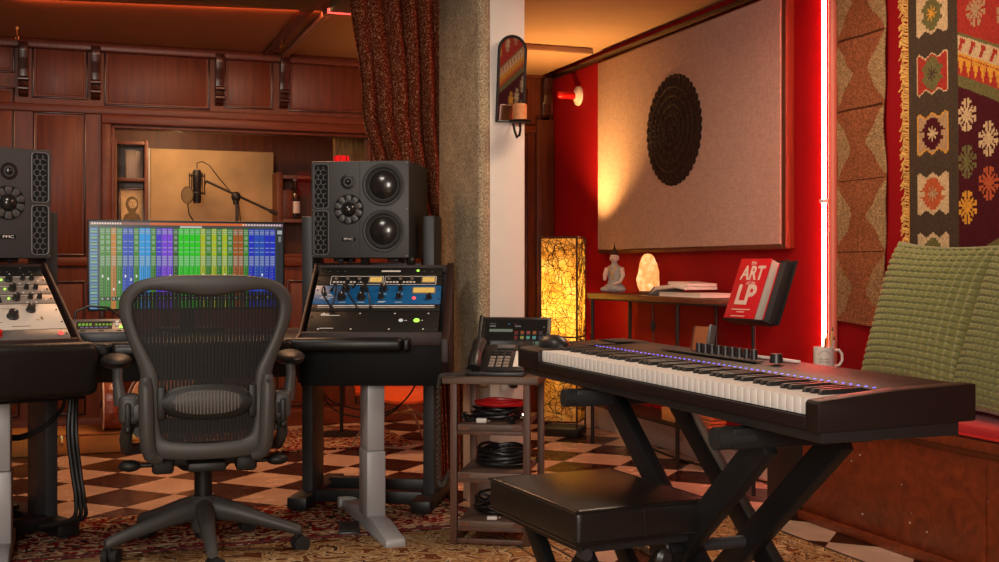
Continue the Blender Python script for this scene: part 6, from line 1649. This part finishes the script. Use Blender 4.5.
rb = thing('red_book', 'thick red hardback with large pale lettering on the black easel stand', 'book', bs.location + Vector((0, 0, zB)), rad(-60), rx=tl_)
bw_, bh_ = .092, .268
EX = rb
Mb().bb(-bw_ + .003, bw_ - .004, -.052, -.008, .003, bh_ - .003, .001).build('page_block', 'paper', rb)
fc_ = Mb().bb(-bw_, bw_, -.0555, -.052, 0, bh_, .001).build('front_cover', 'book_red', rb); Mb().bb(-bw_, bw_, -.008, -.0045, 0, bh_, .001).build('back_cover', 'book_red', rb); Mb().bb(-bw_ - .0025, -bw_ + .001, -.0555, -.0045, 0, bh_, .001).build('spine', 'book_red', rb)
Mb().bb(-.10, .155, -.0040, .0095, .004, .262, .002).build('folder', 'grey_strip', None) if False else None
yL = -.0562
text('lettering', 'the', .026, 'pink_glass', fc_, (-.005, yL, bh_ * .925), sx=.9)
text('lettering', 'ART', .082, 'pink_glass', fc_, (.004, yL, bh_ * .745), sx=.88, sy=1.05, off=.0022)
text('lettering', 'of the', .022, 'pink_glass', fc_, (.010, yL, bh_ * .588))
text('lettering', 'LP', .120, 'pink_glass', fc_, (-.002, yL, bh_ * .375), sx=.95, sy=1.0, off=.004)
m = Mb()
for x0, x1, z in ((-.06, .05, .145), (-.025, .02, .105), (-.055, .03, .035)): m.bb(x0, x1, yL, yL + .001, bh_ * z - .002, bh_ * z + .002)
m.build('small_print', 'pink_glass', fc_, smooth=False)
fo = thing('dark_binder', 'dark grey binder behind the red book on the easel stand', 'binder', bs.location + Vector((0, 0, zB)), rad(-60), rx=tl_)
Mb().bb(-.06, .155, -.0042, .0085, .001, .272, .003).build('board', 'dark_steel', fo); Mb().bb(.150, .158, -.035, .0085, .001, .272, .003).build('spine', 'dark_steel', fo)
# ------------------------------------------------------------------ camera and light
cam = bpy.data.cameras.new('camera'); cam.sensor_width = 36; cam.lens = FP / 999 * 36
cam.shift_y = -(281 - HZ) / 999; cam.clip_start = 0.05; cam.clip_end = 60
co = bpy.data.objects.new('camera', cam); COL.objects.link(co); co.location = (0, 0, HC); co.rotation_euler = (PI / 2, 0, 0)
scn.camera = co
w = bpy.data.worlds.new('world'); scn.world = w; w.use_nodes = True
w.node_tree.nodes['Background'].inputs[0].default_value = (1, .8, .7, 1); w.node_tree.nodes['Background'].inputs[1].default_value = 0.0
scn.view_settings.view_transform = 'Standard'; scn.view_settings.look = 'None'; scn.view_settings.gamma = 1; scn.view_settings.use_curve_mapping = False
scn.view_settings.exposure = 0.0
NEUT = (1.0, .90, .78)
# fill lights added under the ceiling, without fixtures: over the keyboard, over the desk
area('ceiling_fill', R(2.1, 3.55, CEIL - .06), R(2.2, 3.2, 0), .6, 19, (1, .74, .50), .5)
area('ceiling_fill', R(-.15, 3.2, CEIL - .06), R(.5, 3.8, 0), .5, 15, NEUT, .5)
# large soft fill added behind the camera; that wall has no window
area('camera_side_fill', R(-.72, -1.15, 1.5), R(1.2, 5, 1.0), .9, 104, (1, .92, .82), 1.3)
area('ceiling_fill', R(.7, 5.7, CEIL - .06), R(.7, 5.9, 0), .9, 32, (1, .52, .26), .5)  # warm fill added over the far tiles and panelling
point('booth_lamp', R(.60, 7.55, 1.90), 15, (1.0, .62, .30), .12)
# unseen red fill added to redden the panelled wall
area('red_wall_fill', R(.5, 6.0, CEIL - .02), R(.7, 7.2, 1.4), 1.6, 3, (1.0, .16, .05), .05)
# red leds over the clouds
scn.cycles.use_denoising = True
scn.cycles.max_bounces = 8
scn.cycles.transparent_max_bounces = 24
scn.cycles.caustics_reflective = False; scn.cycles.caustics_refractive = False
scn.cycles.sample_clamp_indirect = 4.0
